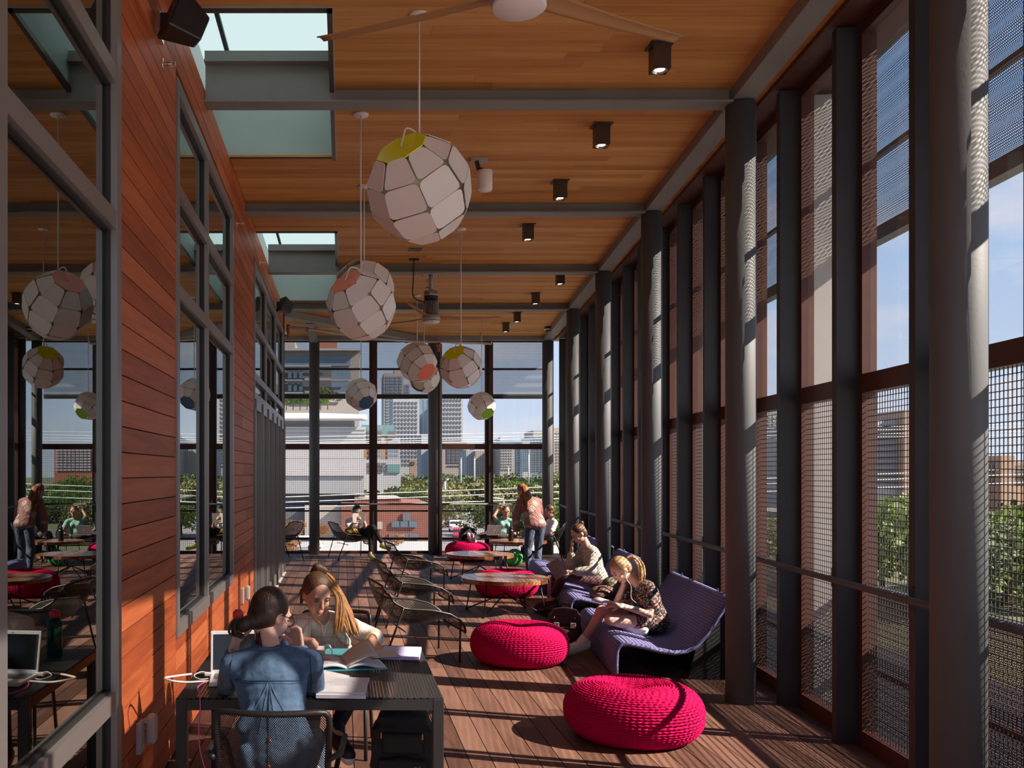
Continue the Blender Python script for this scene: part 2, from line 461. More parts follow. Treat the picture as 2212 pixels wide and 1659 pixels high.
# ------------------------------------------------------------------ mesh helpers
class MB:
    def __init__(s):
        s.v = []; s.f = []; s.uv = None
    def add(s, vs, fs):
        o = len(s.v)
        s.v += [tuple(x) for x in vs]
        s.f += [tuple(i + o for i in f) for f in fs]
        return s
    def box(s, c, d, rot=None):
        x, y, z = d[0] / 2, d[1] / 2, d[2] / 2
        vs = [V((a * x, b * y, e * z)) for e in (-1, 1) for a, b in ((-1, -1), (1, -1), (1, 1), (-1, 1))]
        if rot is not None: vs = [rot @ p for p in vs]
        vs = [p + V(c) for p in vs]
        return s.add(vs, [(3, 2, 1, 0), (4, 5, 6, 7), (0, 1, 5, 4), (1, 2, 6, 5), (2, 3, 7, 6), (3, 0, 4, 7)])
    def span(s, a, b):
        return s.box([(a[i] + b[i]) / 2 for i in range(3)], [abs(b[i] - a[i]) for i in range(3)])
    def bar(s, p0, p1, w, h, up=(0, 0, 1)):
        p0, p1 = V(p0), V(p1)
        d = (p1 - p0)
        y = d.normalized()
        u = V(up)
        x = y.cross(u)
        if x.length < 1e-5: x = y.cross(V((1, 0, 0)))
        x.normalize()
        z = x.cross(y)
        rot = Matrix((x, y, z)).transposed()
        return s.box((p0 + p1) / 2, (w, d.length, h), rot)
    def tube(s, pts, r, n=8, closed=False, cap=True):
        pts = [V(p) for p in pts]
        m = len(pts)
        rs = r if isinstance(r, (list, tuple)) else [r] * m
        rings = []
        prev = None
        for i, p in enumerate(pts):
            if closed: t = pts[(i + 1) % m] - pts[i - 1]
            else: t = pts[min(i + 1, m - 1)] - pts[max(i - 1, 0)]
            if t.length < 1e-9: t = V((0, 0, 1))
            t.normalize()
            if prev is None:
                a = V((0, 0, 1)) if abs(t.z) < 0.9 else V((1, 0, 0))
                prev = a
            x = prev - t * prev.dot(t)
            if x.length < 1e-6: x = t.orthogonal()
            x.normalize(); prev = x
            y = t.cross(x)
            rings.append([p + (x * math.cos(2 * PI * k / n) + y * math.sin(2 * PI * k / n)) * rs[i] for k in range(n)])
        vs = [q for g in rings for q in g]
        fs = []
        for i in range(m if closed else m - 1):
            j = (i + 1) % m
            for k in range(n):
                l = (k + 1) % n
                fs.append((i * n + k, i * n + l, j * n + l, j * n + k))
        if cap and not closed:
            fs.append(tuple(range(n - 1, -1, -1)))
            fs.append(tuple((m - 1) * n + k for k in range(n)))
        return s.add(vs, fs)
    def lathe(s, prof, n=24, c=(0, 0, 0), cap=True):
        vs = []
        for r, z in prof:
            for k in range(n):
                a = 2 * PI * k / n
                vs.append((c[0] + r * math.cos(a), c[1] + r * math.sin(a), c[2] + z))
        fs = []
        for i in range(len(prof) - 1):
            for k in range(n):
                l = (k + 1) % n
                fs.append((i * n + k, i * n + l, (i + 1) * n + l, (i + 1) * n + k))
        if cap and prof[0][0] > 1e-6: fs.append(tuple(range(n - 1, -1, -1)))
        if cap and prof[-1][0] > 1e-6: fs.append(tuple((len(prof) - 1) * n + k for k in range(n)))
        return s.add(vs, fs)
    def prism(s, poly, axis, a, b):
        # poly: 2D points; axis: index of extrusion axis
        def mk(p, t):
            q = [0, 0, 0]
            q[axis] = t
            o = [i for i in range(3) if i != axis]
            q[o[0]], q[o[1]] = p
            return q
        n = len(poly)
        vs = [mk(p, a) for p in poly] + [mk(p, b) for p in poly]
        fs = [tuple(range(n - 1, -1, -1)), tuple(range(n, 2 * n))]
        for i in range(n):
            j = (i + 1) % n
            fs.append((i, j, n + j, n + i))
        return s.add(vs, fs)
    def grid(s, fn, nu, nv, uvfn=None):
        o = len(s.v)
        vs = [fn(i / nu, j / nv) for j in range(nv + 1) for i in range(nu + 1)]
        fs = [(j * (nu + 1) + i, j * (nu + 1) + i + 1, (j + 1) * (nu + 1) + i + 1, (j + 1) * (nu + 1) + i) for j in range(nv) for i in range(nu)]
        s.add(vs, fs)
        if uvfn:
            if s.uv is None: s.uv = {}
            for j in range(nv + 1):
                for i in range(nu + 1):
                    s.uv[o + j * (nu + 1) + i] = uvfn(i / nu, j / nv)
        return s
    def capsule(s, p0, r0, p1, r1, n=12):
        p0, p1 = V(p0), V(p1)
        d = p1 - p0
        L = d.length
        if L < 1e-6: d = V((0, 0, 1))
        d.normalize()
        pts, rs = [], []
        for a in (-80, -55, -28): 
            t = math.radians(a); pts.append(p0 + d * (r0 * math.sin(t))); rs.append(r0 * math.cos(t))
        pts += [p0, (p0 + p1) / 2, p1]; rs += [r0, (r0 + r1) / 2, r1]
        for a in (28, 55, 80):
            t = math.radians(a); pts.append(p1 + d * (r1 * math.sin(t))); rs.append(r1 * math.cos(t))
        x = d.orthogonal().normalized()
        y = d.cross(x)
        vs = [p + (x * math.cos(2 * PI * k / n) + y * math.sin(2 * PI * k / n)) * r for p, r in zip(pts, rs) for k in range(n)]
        m = len(pts)
        fs = [(i * n + k, i * n + (k + 1) % n, (i + 1) * n + (k + 1) % n, (i + 1) * n + k) for i in range(m - 1) for k in range(n)]
        fs.append(tuple(range(n - 1, -1, -1))); fs.append(tuple((m - 1) * n + k for k in range(n)))
        return s.add(vs, fs)
    def ell(s, c, r, rot=None, nu=16, nv=10):
        vs = []
        for j in range(nv + 1):
            t = -PI / 2 + PI * j / nv
            t = max(-PI / 2 + 0.05, min(PI / 2 - 0.05, t))
            for k in range(nu):
                a = 2 * PI * k / nu
                p = V((r[0] * math.cos(t) * math.cos(a), r[1] * math.cos(t) * math.sin(a), r[2] * math.sin(t)))
                if rot is not None: p = rot @ p
                vs.append(p + V(c))
        fs = [(j * nu + k, j * nu + (k + 1) % nu, (j + 1) * nu + (k + 1) % nu, (j + 1) * nu + k) for j in range(nv) for k in range(nu)]
        fs.append(tuple(range(nu - 1, -1, -1))); fs.append(tuple(nv * nu + k for k in range(nu)))
        return s.add(vs, fs)
    def mesh(s, name, m=None, smooth=False):
        me = bpy.data.meshes.new(name)
        me.from_pydata(s.v, [], s.f)
        if s.uv is not None:
            ul = me.uv_layers.new(name='UVMap')
            for lp in me.loops:
                ul.data[lp.index].uv = s.uv.get(lp.vertex_index, (0, 0))
        if m: me.materials.append(MATS[m])
        if smooth:
            me.polygons.foreach_set('use_smooth', [True] * len(me.polygons))
        me.update()
        return me
    def build(s, name, m, parent=None, smooth=False, loc=None, bevel=0.0, solid=0.0, remesh=0.0, sm=4, sub=0, autos=False):
        me = s.mesh(name, m, smooth or remesh > 0)
        o = bpy.data.objects.new(name, me)
        COL.objects.link(o)
        if parent is not None: o.parent = parent
        if loc is not None: o.location = loc
        if remesh:
            d = o.modifiers.new('r', 'REMESH'); d.mode = 'VOXEL'; d.voxel_size = remesh; d.use_smooth_shade = True
            if sm:
                d = o.modifiers.new('s', 'SMOOTH'); d.iterations = sm; d.factor = 0.5
        if solid:
            d = o.modifiers.new('t', 'SOLIDIFY'); d.thickness = solid; d.offset = 0
        if bevel:
            d = o.modifiers.new('b', 'BEVEL'); d.width = bevel; d.segments = 2; d.limit_method = 'ANGLE'
        if sub:
            d = o.modifiers.new('u', 'SUBSURF'); d.levels = sub; d.render_levels = sub
        return o

def spline(pts, k=6):
    pts = [V(p) for p in pts]
    out = []
    for i in range(len(pts) - 1):
        p0, p1, p2, p3 = pts[max(i - 1, 0)], pts[i], pts[i + 1], pts[min(i + 2, len(pts) - 1)]
        for j in range(k):
            s = j / k
            out.append(0.5 * ((2 * p1) + (p2 - p0) * s + (2 * p0 - 5 * p1 + 4 * p2 - p3) * s * s + (3 * p1 - p0 - 3 * p2 + p3) * s ** 3))
    out.append(pts[-1])
    return out
def tag(o, label=None, cat=None, group=None, kind=None):
    if label: o['label'] = label
    if cat: o['category'] = cat
    if group: o['group'] = group
    if kind: o['kind'] = kind
    return o
def empty(name, loc=(0, 0, 0), rz=0.0):
    o = bpy.data.objects.new(name, None)
    COL.objects.link(o)
    o.location = loc
    o.rotation_euler = (0, 0, rz)
    o.empty_display_size = 0.1
    return o
def thing(name, label, cat, loc=(0, 0, 0), rz=0.0, group=None):
    return tag(empty(name, loc, rz), label, cat, group)
def struct(name, loc=(0, 0, 0)):
    return tag(empty(name, loc), kind='structure')
def inst(name, me, parent=None, loc=(0, 0, 0), rot=(0, 0, 0), scale=(1, 1, 1)):
    o = bpy.data.objects.new(name, me)
    COL.objects.link(o)
    if parent is not None: o.parent = parent
    o.location = loc; o.rotation_euler = rot; o.scale = scale
    return o
def copy_tree(o, parent=None):
    c = o.copy(); COL.objects.link(c)
    if parent is not None: c.parent = parent
    for ch in [x for x in o.children]:
        copy_tree(ch, c)
    return c
def at(u, v, y):
    # point at depth y seen at photo pixel (u, v)
    return V(((u - PX) * y / F_PX, y, H_CAM - (v - PY) * y / F_PX))
def floor_at(u, v, z=0.0):
    y = F_PX * (H_CAM - z) / (v - PY)
    return V(((u - PX) * y / F_PX, y, z))
UNIT = {}
def unit_box(m, bevel=False):
    if m not in UNIT:
        UNIT[m] = MB().box((0, 0, 0), (1, 1, 1)).mesh('unit_' + m, m)
    return UNIT[m]
def plank(name, m, a, b, parent):
    c = [(a[i] + b[i]) / 2 for i in range(3)]
    return inst(name, unit_box(m), parent, c, (0, 0, 0), [abs(b[i] - a[i]) for i in range(3)])
# ================================================================== structure
XL = -1.05            # face of the wooden wall
ZC = 4.67             # ceiling
SK = ((5.95, 8.75), (11.43, 16.12))   # skylight wells along the wall
XS = -0.09            # right edge of the wells
COLY = [4.18, 7.21, 10.25, 13.28, 16.31, 20.20]
YB, YE = -0.9, 20.55
def colx(y): return 2.294 + 0.10294 * y
def P(y, off, z): return V((colx(y) + off, y, z))
WALL_RZ = -math.atan(0.10294)

# ---- floor: deck boards with open joints
fl = struct('floor')
MB().span((-3.4, YB, -0.30), (5.6, YE + 0.5, -0.045)).build('deck_slab', 'gasket', fl)
bw, gap = 0.140, 0.006
x = -3.29
row = 0
far_edge = 19.72
while x < 5.0:
    y0 = YB if x > XL - 0.3 else 16.3
    # the boards end at the slanting right wall
    ys = max(y0, (x - 2.294 - 0.50) / 0.10294)
    y = ys
    first = True
    while y < far_edge - 0.05:
        ln = R.choice([2.1, 2.7, 3.3, 3.9, 4.5, 5.1])
        if first: ln *= R.uniform(0.35, 1.0)
        first = False
        ye = min(far_edge, y + ln)
        if far_edge - ye < 0.7: ye = far_edge
        if ye - y > 0.02:
            dz = R.uniform(-0.0015, 0.0)
            plank('deck_board', 'deck_wood', (x, y + 0.0015, -0.03 + dz), (x + bw - gap, ye - 0.0015, dz), fl)
        y = ye
    x += bw
y = far_edge + 0.004
while y < YE - 0.05:
    xx = -3.3
    while xx < colx(y) + 0.40:
        xe = min(colx(y) + 0.42, xx + R.uniform(2.2, 3.6))
        plank('deck_board', 'deck_wood', (xx, y, -0.03), (xe - 0.004, y + bw - gap, 0), fl)
        xx = xe
    y += bw

# ---- ceiling planks
ce = struct('ceiling')
rw = 0.128
stuff = MB()
y = 2.2
while y < 20.9:
    xl = XL if y < 16.6 else -3.4
    for a, b in SK:
        if a < y + rw / 2 < b: xl = XS
    xr = colx(y) + 0.46
    xx = xl
    cuts = []
    s = xl + R.uniform(0.6, 2.6)
    while s < xr - 0.5:
        cuts.append(s); s += R.uniform(1.8, 3.4)
    pts = [xl] + cuts + [xr]
    for a, b in zip(pts[:-1], pts[1:]):
        if y < 10.3:
            plank('ceiling_plank', 'ceiling_wood', (a, y, ZC - R.uniform(0, 0.0008)), (b - 0.0015, y + rw - 0.0025, ZC + 0.018), ce)
        else:
            stuff.span((a, y, ZC - R.uniform(0, 0.0008)), (b - 0.0015, y + rw - 0.0025, ZC + 0.018))
    y += rw
# distant planks: one mesh with colour per plank through vertex islands
def plank_field_mat():
    t = NT('ceiling_wood_far')
    isl = t.n('NewGeometry').outputs['Random Per Island']
    off = t.n('CombineXYZ'); t.l(t.math('MULTIPLY', isl, 91.0), off.inputs[1])
    p = t.vm('ADD', t.vm('MULTIPLY', t.pos(), (0.7, 12, 12)), off.outputs[0])
    a = t.noise(p, 1.0, 5, 0.6, 0.6)
    f = t.math('ADD', t.math('MULTIPLY', t.math('SUBTRACT', a, 0.5), 1.5), t.math('ADD', 0.25, t.math('MULTIPLY', isl, 0.5)))
    b = t.bsdf(t.ramp(f, [(0.1, (0.42, 0.170, 0.045)), (0.5, (0.58, 0.265, 0.082)), (0.9, (0.69, 0.36, 0.130))]), 0.55)
    b.inputs['Specular IOR Level'].default_value = 0.15
    t.fin(b.outputs[0])
plank_field_mat()
tag(stuff.build('far_planks', 'ceiling_wood_far', ce), kind='stuff')
MB().span((XL, YB, ZC), (colx(2) + 0.4, 2.2, ZC + 0.018)).build('plank_sheet', 'ceiling_wood', ce)

# ---- roof slab with the two skylight wells
ro = struct('roof')
rb = MB()
EDGE = 0.66
rb.prism([(XS + 0.035, YB), (colx(YB) + EDGE, YB), (colx(YE + 0.5) + EDGE, YE + 0.5), (XS + 0.035, YE + 0.5)], 2, ZC + 0.022, 4.98)
rb.span((-6.0, YB, ZC + 0.022), (-1.25, YE + 0.5, 4.98))
for a, b in ((YB, SK[0][0] - 0.035), (SK[0][1] + 0.035, SK[1][0] - 0.035), (SK[1][1] + 0.035, YE + 0.5)):
    rb.span((-1.25, a, ZC + 0.022), (XS + 0.035, b, 4.98))
rb.build('slab', 'dark_room', ro)
for k, (a, b) in enumerate(SK):
    sk = struct('skylight_%d' % (k + 1))
    zt = 5.34
    MB().span((-1.22, b, ZC - 0.004), (XS + 0.02, b + 0.03, zt)).build('far_face', 'well_green', sk)
    MB().span((-1.22, a - 0.03, ZC - 0.004), (XS + 0.02, a, zt)).build('near_face', 'well_green', sk)
    MB().span((-1.24, a, ZC - 0.004), (-1.21, b, zt)).build('wall_face', 'well_white', sk)
    MB().span((XS, a, ZC - 0.004), (XS + 0.03, b, zt)).build('side_face', 'well_green', sk)
    tr = MB()
    tr.span((XS - 0.012, a - 0.02, ZC - 0.02), (XS + 0.022, b + 0.03, ZC + 0.02))
    tr.span((XL, a - 0.02, ZC - 0.02), (XS + 0.022, a + 0.012, ZC + 0.02))
    tr.span((XL, b - 0.004, ZC - 0.012), (XS + 0.022, b + 0.012, ZC + 0.02))
    tr.build('edge_trim', 'spot_brown', sk)
    MB().span((-1.24, a - 0.03, zt), (XS + 0.04, b + 0.03, zt + 0.016)).build('translucent_sheet', 'skylight_sheet', sk)
    g = MB()
    g.span((-1.0, a, zt - 0.03), (-0.965, b, zt))
    g.build('glazing_bar', 'gasket', sk)

# ---- steel: transverse beams, edge beam, round columns
names = ['steel cross beam overhead, nearest the camera and above the frame', 'first steel cross beam seen, running through the front skylight',
         'second steel cross beam, just behind the largest faceted pendant', 'third steel cross beam, the one carrying the ceiling fan',
         'fourth steel cross beam, at the far end of the rear skylight']
for i, yy in enumerate(COLY[:5]):
    t = thing('cross_beam', names[i], 'beam', (0, yy, 4.55), 0, 'steel cross beams under the ceiling')
    x0, x1 = XL + 0.0, colx(yy) - 0.09
    w = 0.176
    MB().span((x0, -w / 2, 0), (x1, w / 2, 0.016)).build('bottom_flange', 'beam_grey', t)
    MB().span((x0, -0.006, 0.016), (x1, 0.006, 0.310)).build('web', 'beam_grey', t)
    if i in (1, 3):
        MB().span((x0, -w / 2, 0.305), (XS, w / 2, 0.321)).build('top_flange', 'beam_grey', t)
        MB().span((x0, -0.05, 0.322), (XS, 0.05, 0.40)).build('purlin', 'beam_grey', t)
t = thing('edge_beam', 'long steel edge beam running over the round columns beside the screens', 'beam', (0, 0, 4.57))
b = MB()
b.bar(P(YB, 0, 0.05), P(20.2, 0, 0.05), 0.17, 0.10)
b.build('bottom_flange', 'beam_grey', t)
t = thing('end_beam', 'steel beam along the top of the far screen wall', 'beam', (0, 0, 0))
MB().span((-3.4, 20.13, 4.58), (4.55, 20.27, 4.67)).build('box_section', 'beam_grey', t)
# diagonal roof edge members at the far left
t = thing('hip_beam', 'slanting steel beam meeting the end wall at far left', 'beam', (0, 0, 0))
MB().bar((-1.25, 16.75, 4.60), (1.55, 20.1, 4.60), 0.20, 0.12).build('box_section', 'beam_grey', t)
t = thing('strut_beam', 'short steel strut under the far left ceiling above a column', 'beam', (0, 0, 0))
MB().bar((-0.62, 20.2, 4.57), (-0.62, 17.6, 4.57), 0.16, 0.10).build('box_section', 'beam_grey', t)

cprof = [(0.111, 0.0), (0.111, 4.56)]
cl = ['round grey steel column nearest the camera, at the right edge', 'round grey steel column behind the front blue bench',
      'round grey steel column behind the middle blue bench', 'fourth round grey steel column along the right screens',
      'fifth round grey steel column along the right screens', 'round grey steel column in the far right corner']
cyl = MB().lathe(cprof, 40).mesh('column_shaft', 'steel_grey', True)
for i, yy in enumerate(COLY):
    tag(inst('round_column', cyl, None, (colx(yy), yy, 0)), cl[i], 'column', 'round steel columns')
tag(inst('round_column', cyl, None, (-0.614, 20.2, 0)), 'round grey steel column at far left beside the folding doors', 'column', 'round steel columns')
tag(inst('round_column', cyl, None, (1.94, 20.2, 0)), 'round grey steel column in the middle of the far wall with a conduit', 'column', 'round steel columns')
b = MB().tube([(2.08, 20.16, 0.0), (2.08, 20.16, 4.5)], 0.035, 10)
tag(b.build('conduit_pipe', 'pipe_grey', None, True), 'thin vertical conduit pipe beside the middle far column', 'pipe')

# ---- right screen wall
wr = struct('wall_right')
K0, K1 = -5, 17
KY = [4.094 + 1.011 * k for k in range(K0, K1)]
DY = 1.011
ux = V((0.10294, 1, 0))
# shared bay meshes, local: origin at P(y,0,0); bay runs toward +Y by DY
def L(y, off, z): return V((0.10294 * y + off, y, z))
mul = MB().bar(L(0, 0.33, 0), L(0, 0.33, 4.62), 0.07, 0.14, (1, -0.103, 0)).mesh('mullion', 'mullion_dark')
fr = MB()
for yy in (0.062, DY - 0.062):
    fr.bar(L(yy, 0.445, 0.0), L(yy, 0.445, 4.62), 0.055, 0.09, (1, -0.103, 0))
fr.bar(L(0.03, 0.445, 4.59), L(DY - 0.03, 0.445, 4.59), 0.09, 0.07)
frame_m = fr.mesh('bay_frame', 'frame_brown')
mr = MB().bar(L(0.03, 0.445, 2.32), L(DY - 0.03, 0.445, 2.32), 0.09, 0.12).mesh('mid_rail', 'frame_brown')
sl = MB().bar(L(0.03, 0.445, 0.05), L(DY - 0.03, 0.445, 0.05), 0.09, 0.10).mesh('sill', 'frame_brown')
wm = MB()
n = 24
for i in range(1, n):
    yy = 0.09 + (DY - 0.18) * i / n
    wm.bar(L(yy, 0.43, 0.10), L(yy, 0.43, 2.27), 0.0042, 0.0042, (1, 0, 0))
for j in range(1, 57):
    z = 0.10 + 2.16 * j / 57
    wm.bar(L(0.09, 0.434, z), L(DY - 0.09, 0.434, z), 0.0042, 0.0042)
wire_m = wm.mesh('wire_mesh', 'wire_steel')
gp = MB().bar(L(0.09, 0.45, 3.465), L(DY - 0.09, 0.45, 3.465), 0.006, 2.18).mesh('glass_pane', 'clear_glass')
def wave(z): return 0.016 * math.sin(z / 0.185 * 2 * PI)
def perf(z0, z1, off, ny, m='perforated'):
    b = MB()
    b.grid(lambda u, v: L(u * DY, off + wave(z0 + (z1 - z0) * v), z0 + (z1 - z0) * v), 1, ny,
           lambda u, v: (u * DY, (z1 - z0) * v))
    return b.mesh('perforated_panel', m, True)
pu = perf(3.47, 4.80, 0.84, 66)
pl = perf(-0.05, 0.90, 0.84, 48, 'perforated_low')
ra = MB()
ra.bar(L(0, 0.855, 3.45), L(DY, 0.855, 3.45), 0.09, 0.10)
ra.bar(L(0, 0.87, 4.04), L(DY, 0.87, 4.04), 0.04, 0.03)
ra.bar(L(0, 0.87, 4.80), L(DY, 0.87, 4.80), 0.06, 0.06)
ra.bar(L(0, 0.87, 0.91), L(DY, 0.87, 0.91), 0.045, 0.035)
ra.bar(L(0, 0.87, 0.31), L(DY, 0.87, 0.31), 0.045, 0.05)
rail_m = ra.mesh('screen_rail', 'mullion_dark')
hr = MB().tube([L(0, 0.20, 1.07), L(DY, 0.20, 1.07)], 0.021, 10, False, False).mesh('handrail', 'steel_grey', True)
bk = MB().bar(L(0, 0.19, 1.07), L(0, 0.262, 1.07), 0.03, 0.03).bar(L(0, 0.258, 1.01), L(0, 0.258, 1.13), 0.05, 0.012, (1, 0, 0)).mesh('rail_bracket', 'mullion_dark')
fin = MB().bar(L(0, 0.665, -0.6), L(0, 0.665, 4.62), 0.05, 0.25, (1, -0.103, 0)).mesh('exterior_fin', 'fin_beige')
for k, yy in zip(range(K0, K1), KY):
    o = P(yy, 0, 0)
    inst('mullion', mul, wr, o)
    if k < K1 - 1:
        for nm, me in (('bay_frame', frame_m), ('mid_rail', mr), ('sill', sl), ('glass_pane', gp), ('screen_rail', rail_m), ('handrail', hr)):
            inst(nm, me, wr, o)
        tag(inst('wire_mesh', wire_m, wr, o), kind='stuff')
        tag(inst('perforated_panel', pu, wr, o), kind='stuff')
        tag(inst('perforated_panel', pl, wr, o), kind='stuff')
    inst('rail_bracket', bk, wr, o)
    if k % 3 == 0 and k < K1 - 1:
        inst('exterior_fin', fin, wr, P(yy + 0.06, 0, 0))
MB().bar(P(YB, 0.46, 4.66), P(20.6, 0.46, 4.66), 0.5, 0.05).build('roof_edge', 'frame_brown', wr)

# ---- far screen wall
wb = struct('wall_back')
MX = [-3.12, -1.865, -0.61, 0.655, 1.91, 3.165, 4.50]
YW = 20.50
for i, mx in enumerate(MX):
    wide = 0.17 if i in (1, 3, 5) else 0.12
    MB().span((mx - wide / 2, YW - 0.05, 0), (mx + wide / 2, YW + 0.06, 4.62)).build('mullion', 'frame_brown', wb)
    MB().span((mx - 0.018, YW - 0.13, 0), (mx + 0.018, YW - 0.05, 4.62)).build('mullion_fin', 'mullion_dark', wb)
    if i == len(MX) - 1: break
    x0, x1 = mx + 0.06, MX[i + 1] - 0.06
    for nm, z0, z1 in (('mid_rail', 2.255, 2.375), ('sill', 0.0, 0.055), ('head_frame', 4.58, 4.64)):
        MB().span((x0, YW - 0.04, z0), (x1, YW + 0.05, z1)).build(nm, 'frame_brown', wb)
    w2 = MB()
    nn = round((x1 - x0) / 0.040)
    for q in range(1, nn):
        xx = x0 + (x1 - x0) * q / nn
        w2.span((xx - 0.0025, YW, 0.05), (xx + 0.0025, YW + 0.005, 2.26))
    for q in range(1, 55):
        z = 0.055 + 2.2 * q / 55
        w2.span((x0, YW + 0.004, z - 0.0025), (x1, YW + 0.009, z + 0.0025))
    tag(w2.build('wire_mesh', 'wire_steel', wb), kind='stuff')
    MB().span((x0, YW + 0.0, 2.375), (x1, YW + 0.006, 4.58)).build('glass_pane', 'clear_glass', wb)
    ra = MB()
    for z0, z1 in ((3.40, 3.50), (4.04, 4.08), (0.88, 0.915), (0.25, 0.305)):
        ra.span((mx, YW + 0.55, z0), (MX[i + 1], YW + 0.62, z1))
    ra.build('screen_rail', 'mullion_dark', wb)
    for z0, z1 in ((3.45, 4.80), (-0.05, 0.30)):
        if z0 < 1: continue
        b = MB()
        X0, X1 = mx, MX[i + 1]
        b.grid(lambda u, v: V((X0 + (X1 - X0) * u, YW + 0.54 + wave(z0 + (z1 - z0) * v), z0 + (z1 - z0) * v)), 1, 60,
               lambda u, v: ((X1 - X0) * u, (z1 - z0) * v))
        tag(b.build('perforated_panel', 'perforated', wb, True), kind='stuff')
MB().tube([(-3.3, YW - 0.17, 1.07), (4.40, YW - 0.17, 1.07)], 0.021, 10).build('handrail', 'steel_grey', wb, True)
for mx in MX[:6]:
    MB().bar((mx, YW - 0.17, 1.07), (mx, YW - 0.05, 1.07), 0.03, 0.03).box((mx, YW - 0.135, 1.07), (0.05, 0.01, 0.12)).build('rail_bracket', 'mullion_dark', wb)

# ---- left wooden wall
wl = struct('wall_left')
MB().span((-1.14, YB, 0), (-1.075, 1.3, ZC)).span((-1.14, 4.43, 0), (-1.075, 5.93, ZC)).span((-1.14, 5.93, 0), (-1.075, 9.0, 0.71)).span((-1.14, 9.0, 0), (-1.075, 11.1, ZC)) \
    .span((-1.14, 1.3, 4.24), (-1.075, 11.1, ZC)).span((-1.14, 11.1, 4.25), (-1.075, 16.6, ZC)).span((-1.3, 16.5, 0), (-1.075, 16.58, ZC)).build('sheathing', 'gasket', wl)
pr, ph = 0.1225, 0.1165
for r in range(39):
    z0 = 0.012 + r * pr
    z1 = min(z0 + ph, ZC - 0.002)
    if z1 - z0 < 0.02: continue
    segs = []
    full = [(4.432, 5.928), (9.002, 11.09)]
    for a, b in full: segs.append((a, b))
    if z1 <= 0.715: segs += [(5.932, 7.28), (7.284, 8.998)]
    elif z0 >= 4.22: segs += [(1.4, 4.428), (5.932, 7.9), (7.904, 8.998), (11.094, 13.9), (13.904, 16.58)]
    if z0 < 0.715 < z1:
        segs += [(5.932, 7.28), (7.284, 8.998)]; zc = 0.705
    else: zc = None
    for a, b in segs:
        zz = z1 if zc is None or not (5.9 < a < 8.99) else min(z1, zc)
        if b - a > 1.9 and r % 2 == 0 and a > 8:
            m = a + (b - a) * R.uniform(0.4, 0.7)
            plank('plank', 'wall_wood', (XL - 0.022, a, z0), (XL, m - 0.002, zz), wl)
            a = m
        plank('plank', 'wall_wood', (XL - 0.022, a, z0), (XL, b, zz), wl)
MB().span((-1.14, YB, 0), (XL, 1.3, ZC)).build('near_cladding', 'wall_wood', wl)
MB().span((XL - 0.02, 16.58, 0), (XL + 0.02, 16.66, ZC)).build('corner_trim', 'frame_brown', wl)
XF0, XF1 = XL - 0.055, XL + 0.012     # frame depth
def glazing(name, y0, y1, z0, z1, mulls, rails, fw=0.085, g='alu_grey'):
    w = struct(name)
    MB().span((XF0, y0, z0), (XF1, y0 + fw, z1)).build('jamb', g, w)
    MB().span((XF0, y1 - fw, z0), (XF1, y1, z1)).build('jamb', g, w)
    MB().span((XF0, y0 + fw, z1 - fw), (XF1, y1 - fw, z1)).build('head', g, w)
    MB().span((XF0, y0 + fw, z0), (XF1, y1 - fw, z0 + fw)).build('sill', g, w)
    ys = [y0 + fw] + [c for m in mulls for c in (m - fw * 0.4, m + fw * 0.4)] + [y1 - fw]
    for m in mulls:
        MB().span((XF0, m - fw * 0.4, z0 + fw), (XF1 - 0.004, m + fw * 0.4, z1 - fw)).build('mullion', g, w)
    zs = [z0 + fw] + [c for r in rails for c in (r - fw / 2, r + fw / 2)] + [z1 - fw]
    for a, b in zip(ys[::2], ys[1::2]):
        for r in rails:
            MB().span((XF0, a, r - fw / 2), (XF1 - 0.004, b, r + fw / 2)).build('rail', g, w)
        for c, d in zip(zs[::2], zs[1::2]):
            gk = MB()
            gk.span((XF0, a, c), (XF0 + 0.036, a + 0.012, d)); gk.span((XF0, b - 0.012, c), (XF0 + 0.036, b, d))
            gk.span((XF0, a, c), (XF0 + 0.036, b, c + 0.012)); gk.span((XF0, a, d - 0.012), (XF0 + 0.036, b, d))
            gk.build('gasket', 'gasket', w)
            MB().span((XF0 + 0.012, a, c), (XF0 + 0.018, b, d)).build('pane', 'window_glass', w)
    return w
glazing('window_1', 1.3, 4.43, 0.0, 4.24, [2.90], [0.70, 2.91, 3.58])
glazing('window_2', 5.93, 9.0, 0.71, 4.24, [7.31], [2.91, 3.55])
glazing('window_3', 11.1, 16.55, 2.62, 4.25, [12.9, 14.7], [2.90, 3.52])
dr = struct('door_1')
nb = 6
for i in range(nb):
    a = 11.12 + (16.53 - 11.12) * i / nb
    b = 11.12 + (16.53 - 11.12) * (i + 1) / nb
    p = MB()
    p.span((XF0, a + 0.004, 0.03), (XF1 + 0.01, a + 0.09, 2.62)); p.span((XF0, b - 0.09, 0.03), (XF1 + 0.01, b - 0.004, 2.62))
    p.span((XF0, a, 0.03), (XF1 + 0.01, b, 0.18)); p.span((XF0, a, 2.50), (XF1 + 0.01, b, 2.62))
    q = p.build('leaf', 'alu_grey', dr)
    MB().span((XF0 + 0.012, a + 0.08, 0.17), (XF0 + 0.018, b - 0.08, 2.51)).build('pane', 'window_glass', q)
    MB().span((XF1, b - 0.02, 0.03), (XF1 + 0.03, b + 0.02, 2.62)).build('hinge_stile', 'alu_grey', q)
MB().span((XL - 0.06, 11.1, 0.0), (XL + 0.055, 16.55, 0.012)).build('threshold', 'granite', dr)
